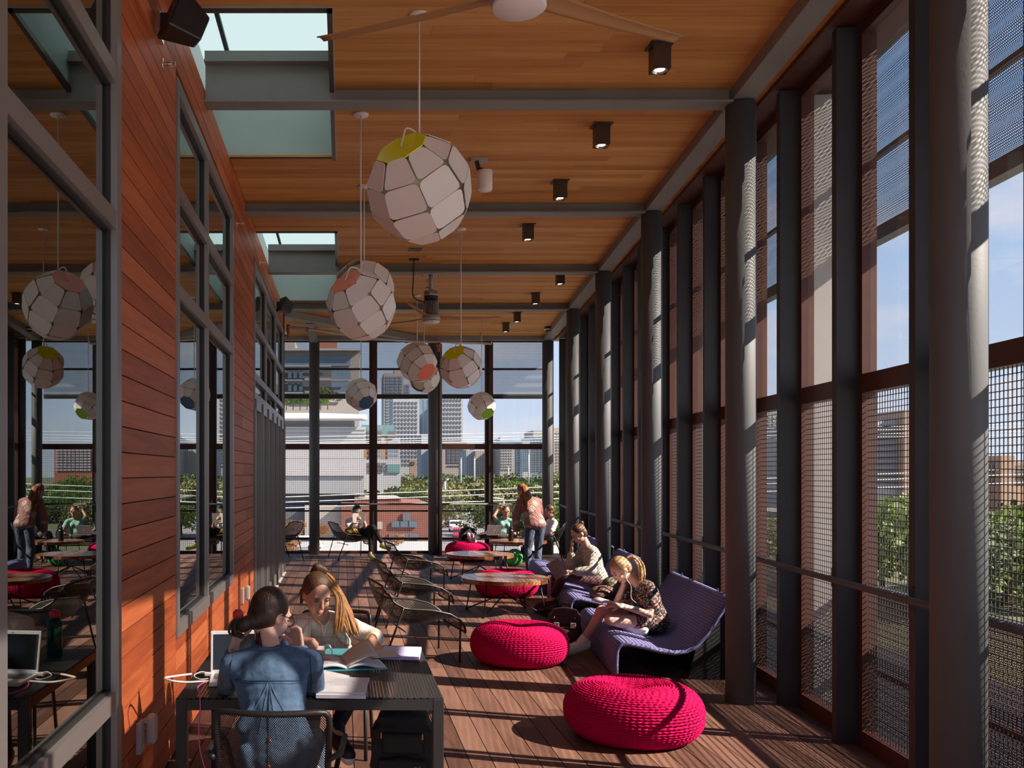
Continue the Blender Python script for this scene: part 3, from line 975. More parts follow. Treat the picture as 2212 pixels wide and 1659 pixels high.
# dark interior behind the glass
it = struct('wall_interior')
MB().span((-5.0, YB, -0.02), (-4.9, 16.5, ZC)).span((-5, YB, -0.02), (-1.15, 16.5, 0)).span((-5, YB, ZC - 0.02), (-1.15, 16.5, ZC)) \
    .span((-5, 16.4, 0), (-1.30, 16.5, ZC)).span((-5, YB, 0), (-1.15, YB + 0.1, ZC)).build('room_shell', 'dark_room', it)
# ================================================================== things on the ceiling and walls
def text_mesh(body, size, m, depth=0.001):
    cu = bpy.data.curves.new('lettering', 'FONT')
    cu.body = body; cu.size = size; cu.align_x = 'CENTER'; cu.align_y = 'CENTER'; cu.extrude = depth; cu.resolution_u = 2
    o = bpy.data.objects.new('lettering', cu)
    COL.objects.link(o)
    me = bpy.data.meshes.new_from_object(o.evaluated_get(bpy.context.evaluated_depsgraph_get()))
    bpy.data.objects.remove(o)
    me.materials.clear(); me.materials.append(MATS[m])
    return me

# ---- faceted pendant lamps
def pend_panel(t0, t1, rad=0.97, shr=0.975, w=22.5):
    # one flat rounded panel of the ball, centred on azimuth 0; polar angles in degrees
    def pt(th, ph):
        th, ph = math.radians(th), math.radians(ph)
        return V((math.sin(th) * math.cos(ph), math.sin(th) * math.sin(ph), math.cos(th)))
    q = [pt(t0, -w), pt(t0, w), pt(t1, w), pt(t1, -w)]
    c = sum(q, V((0, 0, 0))) / 4
    q = [c + (p - c) * shr for p in q]
    nrm = (q[1] - q[0]).cross(q[3] - q[0]).normalized()
    if nrm.dot(c) < 0: nrm = -nrm
    out = []
    for i in range(4):
        p, a, b = q[i], q[i - 1], q[(i + 1) % 4]
        for k, (e, f) in enumerate(((0.16, 0), (0.045, 0.045), (0, 0.16))):
            out.append(p + (a - p) * e + (b - p) * f)
    lift = (rad - 0.965)
    top = [p + nrm * (lift + 0.012) for p in out]
    bot = [p + nrm * lift for p in out]
    n = len(out)
    b = MB()
    fs = [tuple(range(n)), tuple(range(2 * n - 1, n - 1, -1))] + [(i, n + i, n + (i + 1) % n, (i + 1) % n) for i in range(n)]
    b.add(top + bot, fs)
    return b.mesh('panel', 'white_panel')
RINGS = [(29, 60), (60, 91), (91, 122), (122, 151)]
PANELS = [pend_panel(a, b) for a, b in RINGS]
core_prof = []
for i in range(17):
    th = math.radians(27 + (180 - 27 - 27) * i / 16)
    core_prof.append((0.865 * math.sin(th), 0.865 * math.cos(th)))
CORE = MB().lathe(core_prof[::-1], 16).mesh('core', 'cream_core')
def octo(z, r):
    b = MB()
    pts = [(r * math.cos(PI / 8 + k * PI / 4), r * math.sin(PI / 8 + k * PI / 4)) for k in range(8)]
    b.prism(pts, 2, z - 0.02, z)
    return b
CAPS = {m: octo(0.885, 0.50).mesh('cap', m) for m in ('acrylic_lime', 'acrylic_coral', 'acrylic_blue', 'acrylic_green')}
CANOPY = MB().lathe([(0.0, -0.014), (0.062, -0.014), (0.064, -0.008), (0.064, 0)], 28).mesh('canopy', 'white_paint', True)
def pendant(label, x, y, zc, r, axis, cap, spin=0.0):
    t = thing('pendant_lamp', label, 'pendant lamp', (x, y, zc), 0, 'faceted ball pendant lamps')
    ax = V(axis).normalized()
    q = ax.to_track_quat('Z', 'Y') @ Quaternion((0, 0, 1), spin)
    for (a, b), me in zip(RINGS, PANELS):
        for k in range(8):
            o = bpy.data.objects.new('panel', me); COL.objects.link(o); o.parent = t
            o.rotation_mode = 'QUATERNION'
            jig = Quaternion(V((0, 0, 1)), k * PI / 4)
            # each panel hinges a little differently
            tilt = Quaternion(V((R.uniform(-1, 1), R.uniform(-1, 1), R.uniform(-1, 1))).normalized(), R.uniform(0, 0.035))
            o.rotation_quaternion = q @ jig @ tilt
            rr = r * R.uniform(0.985, 1.02)
            o.scale = (rr, rr, rr)
    for nm, me in (('core', CORE), ('cap', CAPS[cap])):
        o = bpy.data.objects.new(nm, me); COL.objects.link(o); o.parent = t
        o.rotation_mode = 'QUATERNION'; o.rotation_quaternion = q; o.scale = (r, r, r)
    top = ZC - zc
    MB().tube([(0, 0, r * 0.55), (0, 0, top - 0.012)], 0.006 if y < 9 else 0.007, 8).build('stem', 'white_paint', t, True)
    inst('canopy', CANOPY, t, (0, 0, top))
    if ax.z > 0.2:
        p0 = V((0, 0, r * 1.0)); p1 = ax * r * 0.9 + V((0, 0, 0.0)) 
        mid = (p0 + p1) / 2 + V((-0.03, -0.05, 0.06)) * (r / 0.33)
        MB().tube(spline([p0, p0.lerp(mid, 0.5) + V((0, 0, 0.015)), mid, mid.lerp(p1, 0.6), p1]), 0.006, 8).build('cord_loop', 'white_paint', t, True)
    return t
UPL = (-0.42, -0.58, 0.70)
pendant('largest faceted white ball pendant with lime cap, hanging nearest', 0.486, 6.02, 3.555, 0.338, UPL, 'acrylic_lime', 0.2)
pendant('faceted white ball pendant with coral cap on top, front of the left pair', 0.145, 7.69, 3.11, 0.283, (-0.50, -0.52, 0.69), 'acrylic_coral', 0.1)
pendant('plain faceted white ball pendant partly hidden behind the coral-capped one', 0.215, 9.62, 3.60, 0.315, (0.55, 0.5, -0.66), 'acrylic_coral', 0.35)
pendant('faceted white ball pendant with coral cap at its lower right', 1.22, 15.55, 3.57, 0.335, (0.48, -0.62, -0.62), 'acrylic_coral', 0.1)
pendant('faceted white ball pendant mostly hidden below the lower-coral one', 1.46, 17.0, 3.47, 0.29, (0.5, 0.6, 0.62), 'acrylic_blue', 0.2)
pendant('faceted white ball pendant with lime cap above the middle column', 1.41, 11.3, 3.01, 0.258, UPL, 'acrylic_lime', 0.25)
pendant('small faceted white ball pendant with dark blue cap below', 0.30, 15.7, 3.05, 0.272, (0.35, -0.70, -0.62), 'acrylic_blue', 0.3)
pendant('smallest faceted white ball pendant with green cap, farthest right', 2.60, 17.7, 3.0, 0.268, (0.36, -0.66, -0.66), 'acrylic_green', 0.15)

# ---- square ceiling spotlights
def spot_meshes():
    a = 0.058
    body = MB()
    for sx, sy, wx, wy in ((-1, 0, 0.006, 2 * a), (1, 0, 0.006, 2 * a), (0, -1, 2 * a, 0.006), (0, 1, 2 * a, 0.006)):
        body.box((sx * (a - 0.003), sy * (a - 0.003), -0.095), (wx, wy, 0.17))
    body.box((0, 0, -0.09), (2 * a - 0.012, 2 * a - 0.012, 0.13))
    return (body.mesh('housing', 'spot_brown'), MB().box((0, 0, -0.005), (0.16, 0.16, 0.01)).mesh('mounting_plate', 'spot_brown'),
            MB().lathe([(0.0, -0.170), (0.030, -0.170), (0.032, -0.158)], 20).mesh('lamp_lens', 'bulb_glow', True),
            MB().lathe([(0.050, -0.178), (0.034, -0.158)], 20, (0, 0, 0), False).mesh('reflector_ring', 'chrome', True))
SPM = spot_meshes()
sp = [(2.163, 6.45, 'nearest'), (2.17, 7.93, 'second'), (2.175, 9.46, 'third'), (2.18, 11.13, 'fourth')]
for i, (x, y, w) in enumerate(sp + [(3.16, 13.75, 'first'), (3.13, 15.35, 'second'), (3.17, 17.2, 'third'), (3.17, 18.4, 'farthest')]):
    lab = ('%s brown square ceiling spotlight in the front row of four' if i < 4 else '%s brown square ceiling spotlight in the rear row by the edge beam') % w
    t = thing('ceiling_spotlight', lab, 'spotlight', (x, y, ZC), 0, 'square ceiling spotlights')
    for nm, me in zip(('housing', 'mounting_plate', 'lamp_lens', 'reflector_ring'), SPM):
        inst(nm, me, t)

# ---- ceiling fans
def fan(label, x, y, zdisc, az, blades=3, words=False):
    t = thing('ceiling_fan', label, 'fan', (x, y, zdisc), 0, 'ceiling fans')
    top = 4.55 - zdisc
    MB().tube([(0, 0, 0.45), (0, 0, top)], 0.030, 12).build('down_rod', 'grey_plastic', t, True)
    MB().box((0, 0, top - 0.008), (0.26, 0.10, 0.016)).build('beam_clamp', 'grey_plastic', t)
    for sx in (-0.11, 0.11):
        for zz in (0.03, ):
            MB().tube([(sx, 0, top - 0.05), (sx, 0, top + 0.03)], 0.012, 8).build('clamp_bolt', 'grey_plastic', t, True)
    for zz in (top - 0.09, (top + 0.45) / 2, 0.50):
        MB().tube([(-0.07, 0, zz), (0.07, 0, zz)], 0.007, 6).build('pin', 'grey_plastic', t, True)
    MB().lathe([(0.0, 0.12), (0.098, 0.12), (0.10, 0.13), (0.10, 0.30), (0.0, 0.30)], 32).build('motor', 'spot_brown', t, True)
    for k in range(28):
        a = 2 * PI * k / 28
        MB().box((0.104 * math.cos(a), 0.104 * math.sin(a), 0.21), (0.012, 0.006, 0.17), Matrix.Rotation(a, 3, 'Z')).build('cooling_rib', 'grey_plastic', t)
    MB().lathe([(0.0, 0.30), (0.098, 0.30), (0.098, 0.315), (0.09, 0.32), (0.098, 0.33), (0.09, 0.338), (0.1, 0.35), (0.1, 0.375), (0.0, 0.375)], 32).build('vent_collar', 'gasket', t, True)
    MB().lathe([(0.0, 0.375), (0.100, 0.375), (0.100, 0.44), (0.07, 0.452), (0.0, 0.452)], 32).build('motor_cap', 'grey_plastic', t, True)
    MB().lathe([(0.0, 0.035), (0.125, 0.035), (0.135, 0.06), (0.11, 0.115), (0.0, 0.12)], 36).build('hub', 'grey_plastic', t, True)
    MB().lathe([(0.0, 0.0), (0.112, 0.0), (0.120, 0.006), (0.120, 0.022), (0.10, 0.03), (0.0, 0.03)], 40).build('hub_disc', 'white_paint', t, True)
    for k in range(blades):
        a = az + 2 * PI * k / blades
        b = MB()
        def f(u, v):
            r = 0.11 + 0.92 * u
            w = 0.055 - 0.022 * u
            y_ = (v - 0.5) * 2 * w
            z_ = 0.075 - y_ * 0.25 * (1 - 0.6 * u) + 0.008 * (1 - (2 * v - 1) ** 2) + 0.03 * u * u
            return V((r * math.cos(a) - y_ * math.sin(a), r * math.sin(a) + y_ * math.cos(a), z_))
        b.grid(f, 14, 6)
        b.build('blade', 'bulk_blade', t, True, solid=0.006)
    if words:
        for body, ang in (('ENS', -125), ('FIXE', -60)):
            a = math.radians(ang)
            o = inst('lettering', text_mesh(body, 0.045, 'gasket'), t, (0.1015 * math.cos(a), 0.1015 * math.sin(a), 0.407), (PI / 2, 0, a + PI / 2))
    return t
simple('bulk_blade', (0.40, 0.20, 0.085), 0.8)
fan('ceiling fan right above the camera with a pale round hub disc', (1121 - PX) * 4.18 / F_PX, 4.18, 3.80, math.radians(30))
fan('ribbed grey ceiling fan hanging in the middle of the room', (931 - PX) * 13.28 / F_PX, 13.28, 3.855, math.radians(8), 3, True)
t = thing('fan_cable', 'black power cable looping from ceiling plate to the fan motor', 'cable', (0, 0, 0))
fx = (931 - PX) * 13.28 / F_PX
MB().tube(spline([(0.97, 12.9, ZC), (0.965, 12.95, 4.4), (0.96, 13.0, 4.22), (1.0, 13.08, 4.16), (1.08, 13.18, 4.145), (fx - 0.09, 13.24, 4.14)]), 0.010, 8).build('cable', 'black_plastic', t, True)
MB().box((0.97, 12.9, ZC - 0.008), (0.13, 0.10, 0.016)).build('cover_plate', 'black_metal', t)
tag(MB().box((0.94, 12.35, ZC - 0.004), (0.17, 0.16, 0.008)).build('ceiling_grille', 'black_metal', None), 'small dark square grille set in the ceiling before the fan', 'grille')

# ---- cylinder floodlight on the ceiling, dome cameras, loudspeakers
t = thing('cylinder_floodlight', 'pale cylindrical floodlight on a bracket behind the largest pendant', 'floodlight', (1.265, 8.8, ZC))
MB().box((0, 0, -0.01), (0.16, 0.12, 0.02)).build('base_plate', 'grey_plastic', t)
MB().bar((-0.02, 0, -0.02), (0.0, 0, -0.10), 0.05, 0.03).bar((0, 0, -0.09), (0.06, -0.02, -0.12), 0.05, 0.03).build('bracket', 'black_metal', t)
MB().lathe([(0.0, -0.30), (0.060, -0.30), (0.067, -0.285), (0.069, -0.12), (0.064, -0.112), (0.0, -0.108)], 28, (0.055, -0.02, 0)).build('barrel', 'white_panel', t, True)
MB().lathe([(0.071, -0.122), (0.071, -0.135)], 28, (0.055, -0.02, 0), False).build('rim', 'white_paint', t, True)
for lab, x, y, z in (('small dome security camera under the ceiling by the far right column', (1184 - PX) * 18.9 / F_PX, 18.9, ZC), ('small dome security camera at the far end of the wooden wall', -1.08, 17.0, 4.30)):
    t = thing('dome_camera', lab, 'camera', (x, y, z), 0, 'dome cameras')
    MB().lathe([(0.0, 0.0), (0.07, 0.0), (0.075, -0.05), (0.0, -0.05)][::-1], 24).build('housing', 'white_panel' if z < 4.5 else 'spot_brown', t, True)
    MB().lathe([(0.078, -0.05), (0.078, -0.062), (0.055, -0.065)], 24, (0, 0, 0), False).build('trim_ring', 'white_panel', t, True)
    MB().lathe([(0.055, -0.06), (0.045, -0.09), (0.02, -0.105), (0.0, -0.108)], 24).build('dome', 'laptop_screen', t, True)
def speaker(label, y, z, s):
    t = thing('loudspeaker', label, 'loudspeaker', (XL, y, z), 0, 'black wall loudspeakers')
    MB().box((0.012, 0, 0), (0.024, 0.12, 0.14)).build('wall_plate', 'chrome', t)
    MB().box((0.045, 0, 0.02), (0.06, 0.09, 0.09)).build('swivel', 'black_plastic', t)
    w, h, d = 0.105 * s, 0.125 * s, 0.10 * s
    rot = Matrix.Rotation(math.radians(-62), 3, 'Z') @ Matrix.Rotation(math.radians(-22), 3, 'X')
    c = V((0.05 + 0.13 * s, -0.10 * s, -0.02))
    # tapered cabinet: wide front, narrow back (front is -Y before rotation)
    fr = [(-w, -d, -h), (w, -d, -h), (w, -d, h), (-w, -d, h)]
    ba = [(-w * 0.55, d, -h * 0.6), (w * 0.55, d, -h * 0.6), (w * 0.55, d, h * 0.6), (-w * 0.55, d, h * 0.6)]
    b = MB().add([rot @ V(p) + c for p in fr + ba], [(0, 1, 2, 3), (7, 6, 5, 4), (0, 4, 5, 1), (1, 5, 6, 2), (2, 6, 7, 3), (3, 7, 4, 0)])
    b.build('cabinet', 'black_plastic', t, bevel=0.012)
    g = MB().add([rot @ V((x * 0.88, -d - 0.006, z_ * 0.88)) + c for x, _, z_ in fr] + [rot @ V((x * 0.88, -d + 0.004, z_ * 0.88)) + c for x, _, z_ in fr],
                 [(0, 1, 2, 3), (7, 6, 5, 4), (0, 4, 5, 1), (1, 5, 6, 2), (2, 6, 7, 3), (3, 7, 4, 0)])
    g.build('grille', 'gasket', t)
speaker('black wall loudspeaker at top left beside the front skylight', 5.35, 4.27, 1.0)
speaker('small black wall loudspeaker at the end of the rear skylight', 14.6, 4.32, 0.95)
def wallhook(label, y, z):
    t = thing('wall_sprinkler', label, 'sprinkler', (XL, y, z), 0, 'small metal wall sprinklers')
    MB().tube([(0, 0, 0), (0.004, 0, 0)], 0.034, 18).build('escutcheon', 'chrome', t, True)
    MB().tube([(0.0, 0, 0), (0.07, 0, 0)], 0.008, 10).tube([(0.03, 0, 0.018), (0.065, 0, 0.010)], 0.003, 6).tube([(0.03, 0, -0.018), (0.065, 0, -0.010)], 0.003, 6).build('nozzle', 'sprinkler_metal', t, True)
    MB().tube([(0.07, 0, 0), (0.074, 0, 0)], 0.016, 12).build('deflector', 'sprinkler_metal', t, True)
wallhook('small metal wall sprinkler just below the near loudspeaker', 5.50, 4.13)
wallhook('small metal wall sprinkler above the second window', 9.35, 4.22)
wallhook('small metal wall sprinkler above the folding doors', 11.9, 4.39)

# ---- sprinkler pipe under the far ceiling
t = thing('sprinkler_pipe', 'grey sprinkler pipe with red couplings under the far left ceiling', 'pipe', (0, 0, 0))
pp = [at(622, 706, 17.0), at(700, 716, 17.6), at(800, 731, 18.6), at(905, 738, 19.5), at(955, 738, 19.6), at(1062, 742, 19.6)]
MB().tube(pp, 0.028, 10).build('main_pipe', 'pipe_grey', t, True)
for k, (p, r) in enumerate(((pp[0], 0.045), (at(662, 711, 17.3), 0.036), (at(878, 737, 19.3), 0.04), (at(947, 745, 19.6), 0.05))):
    MB().tube([p + V((-0.03, 0, 0)), p + V((0.035, 0.01, 0))], r, 12).build('coupling', 'red_fitting', t, True)
MB().tube([pp[0], pp[0] + V((0, 0, -0.20))], 0.03, 10).build('elbow_drop', 'red_fitting', t, True)
MB().tube([at(947, 742, 19.6), at(947, 760, 19.6)], 0.03, 10).build('elbow_drop', 'red_fitting', t, True)
for u, y in ((632, 17.1), (790, 18.5), (1038, 19.6)):
    p = at(u, 711 if u < 700 else 735, y)
    MB().tube([p, V((p.x, p.y, ZC))], 0.008, 6).build('hanger', 'pipe_grey', t, True)
p = at(1062, 742, 19.6)
MB().tube([p, p + V((0, 0, 0.08))], 0.012, 6).build('sprinkler_head', 'chrome', t, True)

# ---- outdoor sockets on the wooden wall
def socket(label, y, z):
    t = thing('wall_socket', label, 'socket', (XL, y, z), 0, 'weatherproof wall sockets')
    MB().box((0.013, 0, 0), (0.026, 0.10, 0.16)).build('back_plate', 'grey_plastic', t, bevel=0.004)
    MB().box((0.058, 0.075, 0.02), (0.05, 0.09, 0.15)).build('cover', 'grey_plastic', t, bevel=0.018)
    MB().box((0.034, 0.05, 0.07), (0.02, 0.03, 0.02)).build('hinge', 'grey_plastic', t)
socket('grey weatherproof wall socket low beside the square table', 4.83, 0.40)
socket('grey weatherproof wall socket below the second window end', 9.75, 0.48)

# ================================================================== furniture
# ---- square mesh table
TX0, TX1, TY0, TY1, TZ = -0.755, 0.455, 4.26, 5.46, 0.73
t = thing('square_table', 'black square metal table with expanded mesh top', 'table', (0, 0, 0))
lg = 0.05
for a in (TX0, TX1 - lg):
    for b in (TY0, TY1 - lg):
        MB().span((a, b, 0), (a + lg, b + lg, TZ - 0.001)).build('leg', 'black_metal', t, bevel=0.003)
for (a, b) in (((TX0 + lg, TY0), (TX1 - lg, TY0 + lg)), ((TX0 + lg, TY1 - lg), (TX1 - lg, TY1)), ((TX0, TY0 + lg), (TX0 + lg, TY1 - lg)), ((TX1 - lg, TY0 + lg), (TX1, TY1 - lg))):
    MB().span((a[0], a[1], TZ - 0.052), (b[0], b[1], TZ - 0.004)).build('apron', 'black_metal', t)
b = MB()
b.grid(lambda u, v: V((TX0 + 0.004 + (TX1 - TX0 - 0.008) * u, TY0 + 0.004 + (TY1 - TY0 - 0.008) * v, TZ)), 1, 1, lambda u, v: ((TX1 - TX0) * u, (TY1 - TY0) * v))
b.build('mesh_top', 'table_mesh', t, solid=0.004)
MB().span((TX0 + 0.55, TY0 + lg, TZ - 0.03), (TX0 + 0.59, TY1 - lg, TZ - 0.006)).build('cross_bar', 'black_metal', t)

# ---- table chairs
def mesh_chair(label, x, y, rz):
    t = thing('mesh_chair', label, 'chair', (x, y, 0), rz, 'black mesh chairs at the square table')
    # front is +Y
    def back(u, v):
        a = (u - 0.5) * 2
        w = 0.205 + 0.02 * v
        return V((a * w, -0.215 - 0.07 * v + 0.055 * (a * a), 0.46 + 0.375 * v))
    MB().grid(back, 16, 12, lambda u, v: (u * 0.45, v * 0.38)).build('backrest', 'chair_perforated', t, True)
    rim = [back(0, k / 8 * 0.86) for k in range(9)]
    tl = [back(0.012, 0.95), back(0.05, 0.99), back(0.12, 1.0)]
    rim += tl + [back(k / 10, 1.0) for k in range(2, 9)] + [back(1 - p, q) for p, q in ((0.12, 1.0), (0.05, 0.99), (0.012, 0.95))] + [back(1, 0.86 - k / 8 * 0.86) for k in range(9)]
    MB().tube(rim, 0.013, 10).build('back_frame', 'black_metal', t, True)
    def seat(u, v):
        a = (u - 0.5) * 2
        return V((a * 0.21, -0.20 + 0.43 * v, 0.455 - 0.018 * (1 - a * a) + (-0.02 if v > 0.95 else 0)))
    MB().grid(seat, 10, 10, lambda u, v: (u * 0.42, v * 0.43)).build('seat', 'chair_perforated', t, True)
    sr = [seat(0, 0), seat(0, 0.5), seat(0, 1), seat(0.5, 1), seat(1, 1), seat(1, 0.5), seat(1, 0)]
    MB().tube(sr, 0.012, 8).build('seat_frame', 'black_metal', t, True)
    for sx in (-1, 1):
        MB().tube([(sx * 0.215, -0.20, 0.455), (sx * 0.235, -0.27, 0.0)], 0.012, 8).build('leg', 'black_metal', t, True)
        MB().tube([(sx * 0.21, 0.21, 0.44), (sx * 0.215, 0.23, 0.0)], 0.012, 8).build('leg', 'black_metal', t, True)
        MB().tube([(sx * 0.225, -0.255, 0.66), (sx * 0.262, -0.15, 0.655), (sx * 0.265, 0.12, 0.645), (sx * 0.25, 0.18, 0.60), (sx * 0.215, 0.21, 0.45)], 0.012, 8).build('armrest', 'black_metal', t, True)
    return t
mesh_chair('black mesh chair with rounded back in the front, under the denim shirt', -0.262, 3.86, math.radians(-3))
mesh_chair('black mesh chair behind the square table, mostly hidden by it', -0.06, 5.98, math.radians(176))

# ---- round slatted tables
def round_table(label, x, y, rz, zt=0.448, r=0.545):
    t = thing('round_table', label, 'table', (x, y, 0), rz, 'low round slatted tables')
    n = 9
    w = 2 * r / n
    for i in range(n):
        a, b = -r + i * w, -r + (i + 1) * w - 0.005
        poly = []
        for k in range(9):
            xx = a + (b - a) * k / 8
            poly.append((xx, math.sqrt(max(0, r * r - xx * xx))))
        poly += [(p, -q) for p, q in poly[::-1]]
        poly2 = []
        for p in poly:
            if not poly2 or (V(p) - V(poly2[-1])).length > 1e-4: poly2.append(p)
        if (V(poly2[0]) - V(poly2[-1])).length < 1e-4: poly2.pop()
        MB().prism(poly2[::-1], 2, zt - 0.048, zt).build('slat', 'table_wood', t)
    MB().box((0, 0, zt - 0.055), (0.9, 0.05, 0.014)).box((0, 0, zt - 0.055), (0.05, 0.9, 0.0138)).build('underframe', 'black_metal', t)
    for sx in (-1, 1):
        for sy in (-1, 1):
            f = V((sx * 0.39, sy * 0.385, 0.012))
            MB().tube([(sx * 0.335, sy * 0.33, zt - 0.05), f], 0.008, 8).tube([f, (0.0, 0.0, 0.25)], 0.008, 8).build('leg', 'black_metal', t, True)
            MB().lathe([(0.018, 0), (0.018, 0.012), (0.008, 0.016)], 12, (f.x, f.y, 0)).build('foot', 'black_metal', t)
    return t
round_table('low round slatted wooden table beside the pink pouf and bench, nearest', 2.02, 11.77, math.radians(8))
round_table('low round slatted wooden table in the middle, second from the front', 2.20, 15.2, math.radians(6))
round_table('low round slatted wooden table farthest back, with the bottle on it', 3.36, 18.15, math.radians(4))

# ---- woven poufs
def pouf_mesh():
    b = MB()
    n, m = 432, 84
    Rr, hh = 0.44, 0.172
    ribs = 72
    def f(u, v):
        a = 2 * PI * u
        # v: 0 centre top dimple -> 1 bottom centre
        s = v * 1.0
        if s < 0.30:
            k = s / 0.30
            r = 0.012 + 0.235 * k
            z = 2 * hh - 0.045 * (1 - k) ** 1.5 * math.cos(k * 0.9) - 0.0
        else:
            k = (s - 0.30) / 0.70
            th = PI / 2 - k * PI * 0.97
            r = 0.247 + (Rr - 0.247) * math.cos(th) ** 0.85 if math.cos(th) > 0 else 0.247
            z = hh + hh * math.copysign(abs(math.sin(th)) ** 0.9, math.sin(th))
        row = v * 44
        fr_ = row - math.floor(row)
        ph = (math.floor(row) % 2) * PI
        bump = abs(math.sin(PI * fr_)) ** 0.7 * (0.40 + 0.60 * abs(math.cos(ribs * a / 2 + ph / 4)) ** 0.6)
        d = 0.015 * bump * min(1, r / 0.1)
        nx = math.cos(PI / 2 - min(1, max(0, (s - 0.30) / 0.70)) * PI)
        r2 = r + d * max(0.0, nx)
        z2 = z + d * (1 - max(0.0, nx)) * (1 if s < 0.6 else -1)
        return V((r2 * math.cos(a), r2 * math.sin(a), max(0.0, z2)))
    b.grid(f, n, 220)
    return b.mesh('woven_shell', 'rope_magenta', True)
PM = pouf_mesh()
for lab, x, y in (('magenta woven rope pouf in the foreground, nearest the camera', 1.925, 6.27), ('magenta woven rope pouf beside the maroon backpack and white sneaker', 1.63, 8.73),
                  ('magenta woven rope pouf half hidden behind the nearest round table', 2.34, 13.5), ('magenta woven rope pouf farthest back, with feet resting on it', 2.50, 18.98)):
    tag(inst('woven_pouf', PM, None, (x, y, 0), (0, 0, R.uniform(0, 6))), lab, 'pouf', 'magenta woven poufs')

# ---- blue woven benches
BP = [(0.0, 0.0), (0.0, 0.12), (0.004, 0.22), (0.018, 0.262), (0.05, 0.288), (0.10, 0.294), (0.22, 0.272), (0.36, 0.238), (0.48, 0.222), (0.58, 0.235), (0.66, 0.285), (0.74, 0.38), (0.83, 0.52), (0.91, 0.65), (0.935, 0.685), (0.955, 0.69), (0.972, 0.675)]
def bench(label, y0, ln):
    o = V((2.324 + 0.10294 * (y0 - 8.03), y0, 0))
    t = thing('woven_bench', label, 'bench', o, WALL_RZ, 'blue woven lounge benches')
    arc = [0]
    for p, q in zip(BP[:-1], BP[1:]): arc.append(arc[-1] + math.hypot(q[0] - p[0], q[1] - p[1]))
    def f(u, v):
        k = v * (len(BP) - 1); i = min(int(k), len(BP) - 2); fr_ = k - i
        a, b = BP[i], BP[i + 1]
        return V((a[0] + (b[0] - a[0]) * fr_, ln * u, a[1] + (b[1] - a[1]) * fr_))
    def g(u, v):
        k = v * (len(BP) - 1); i = min(int(k), len(BP) - 2)
        return (ln * u, arc[i] + (arc[i + 1] - arc[i]) * (k - i))
    MB().grid(f, 12, (len(BP) - 1) * 3, g).build('woven_shell', 'bench_weave', t, True, solid=0.034)
    for yy in (0.0, ln):
        MB().tube([(p[0], yy, p[1]) for p in BP], 0.018, 8).build('edge_rope', 'bench_weave', t, True)
    MB().span((0.962, 0.01, 0.0), (0.985, ln - 0.01, 0.672)).build('back_panel', 'cloth_black', t)
    for yy in (0.03, ln - 0.04):
        MB().prism([(0.60, 0.0), (0.962, 0.0), (0.962, 0.64), (0.90, 0.60), (0.82, 0.47), (0.73, 0.33), (0.66, 0.25)], 1, yy, yy + 0.012).build('side_panel', 'cloth_black', t)
    for yy in (0.4, ln - 0.4):
        MB().tube([(0.95, yy - 0.03, 0.69), (0.95, yy - 0.02, 0.725), (0.95, yy + 0.02, 0.725), (0.95, yy + 0.03, 0.69)], 0.006, 6).build('pull_loop', 'bench_weave', t, True)
    return t
bench('blue woven lounge bench in front, under the girl in floral dress', 8.03, 2.06)
bench('blue woven lounge bench in the middle, under the patterned blouse', 10.85, 2.25)
bench('blue woven lounge bench farthest back, next to the standing woman', 13.6, 2.2)

# ---- wire mesh lounge chairs
def lounge_parts():
    C = [(-0.41, 0.745), (-0.375, 0.62), (-0.315, 0.48), (-0.22, 0.375), (-0.08, 0.325), (0.10, 0.325), (0.26, 0.365), (0.355, 0.375), (0.41, 0.335), (0.425, 0.27)]
    LIFT = [0.0, 0.035, 0.085, 0.14, 0.18, 0.165, 0.085, 0.02, 0.0, 0.0]
    WID = [0.33, 0.365, 0.385, 0.40, 0.405, 0.40, 0.385, 0.365, 0.345, 0.33]
    def ip(A, v):
        k = v * (len(A) - 1); i = min(int(k), len(A) - 2); f_ = k - i
        a, b = A[i], A[i + 1]
        if isinstance(a, tuple): return tuple(p + (q - p) * f_ for p, q in zip(a, b))
        return a + (b - a) * f_
    def f(u, v):
        a = (u - 0.5) * 2
        y, z = ip(C, v)
        w = ip(WID, v)
        l = ip(LIFT, v)
        e = abs(a) ** 2.6
        return V((a * w, y + (0.05 * e if v < 0.35 else 0), z + l * e - (0.03 * e if v < 0.12 else 0)))
    shell = MB().grid(f, 20, 36, lambda u, v: (u * 0.78, v * 1.25)).mesh('mesh_shell', 'lounge_mesh', True)
    rim = [f(0, k / 24) for k in range(25)] + [f(k / 12, 1) for k in range(1, 12)] + [f(1, 1 - k / 24) for k in range(25)] + [f(1 - k / 12, 0) for k in range(1, 12)]
    rm = MB().tube(rim, 0.011, 8, True).mesh('rim', 'bronze_metal', True)
    legs = []
    for sx in (0, 1):
        s = -1 if sx == 0 else 1
        a = f(sx, 0.32)
        legs.append(MB().tube([a, a + V((s * 0.012, -0.01, -0.02)), V((s * 0.335, -0.36, 0.0))], 0.010, 8).mesh('leg', 'bronze_metal', True))
        a = f(sx, 0.80)
        legs.append(MB().tube([a, a + V((s * 0.0, 0.0, -0.03)), V((s * 0.355, 0.36, 0.0))], 0.010, 8).mesh('leg', 'bronze_metal', True))
    st = MB().tube([V((-0.385, -0.16, 0.30)), V((0.385, -0.16, 0.30))], 0.007, 6).tube([V((-0.36, 0.30, 0.34)), V((0.36, 0.30, 0.34))], 0.007, 6).mesh('stretcher', 'bronze_metal', True)
    return shell, rm, legs, st
LP = lounge_parts()
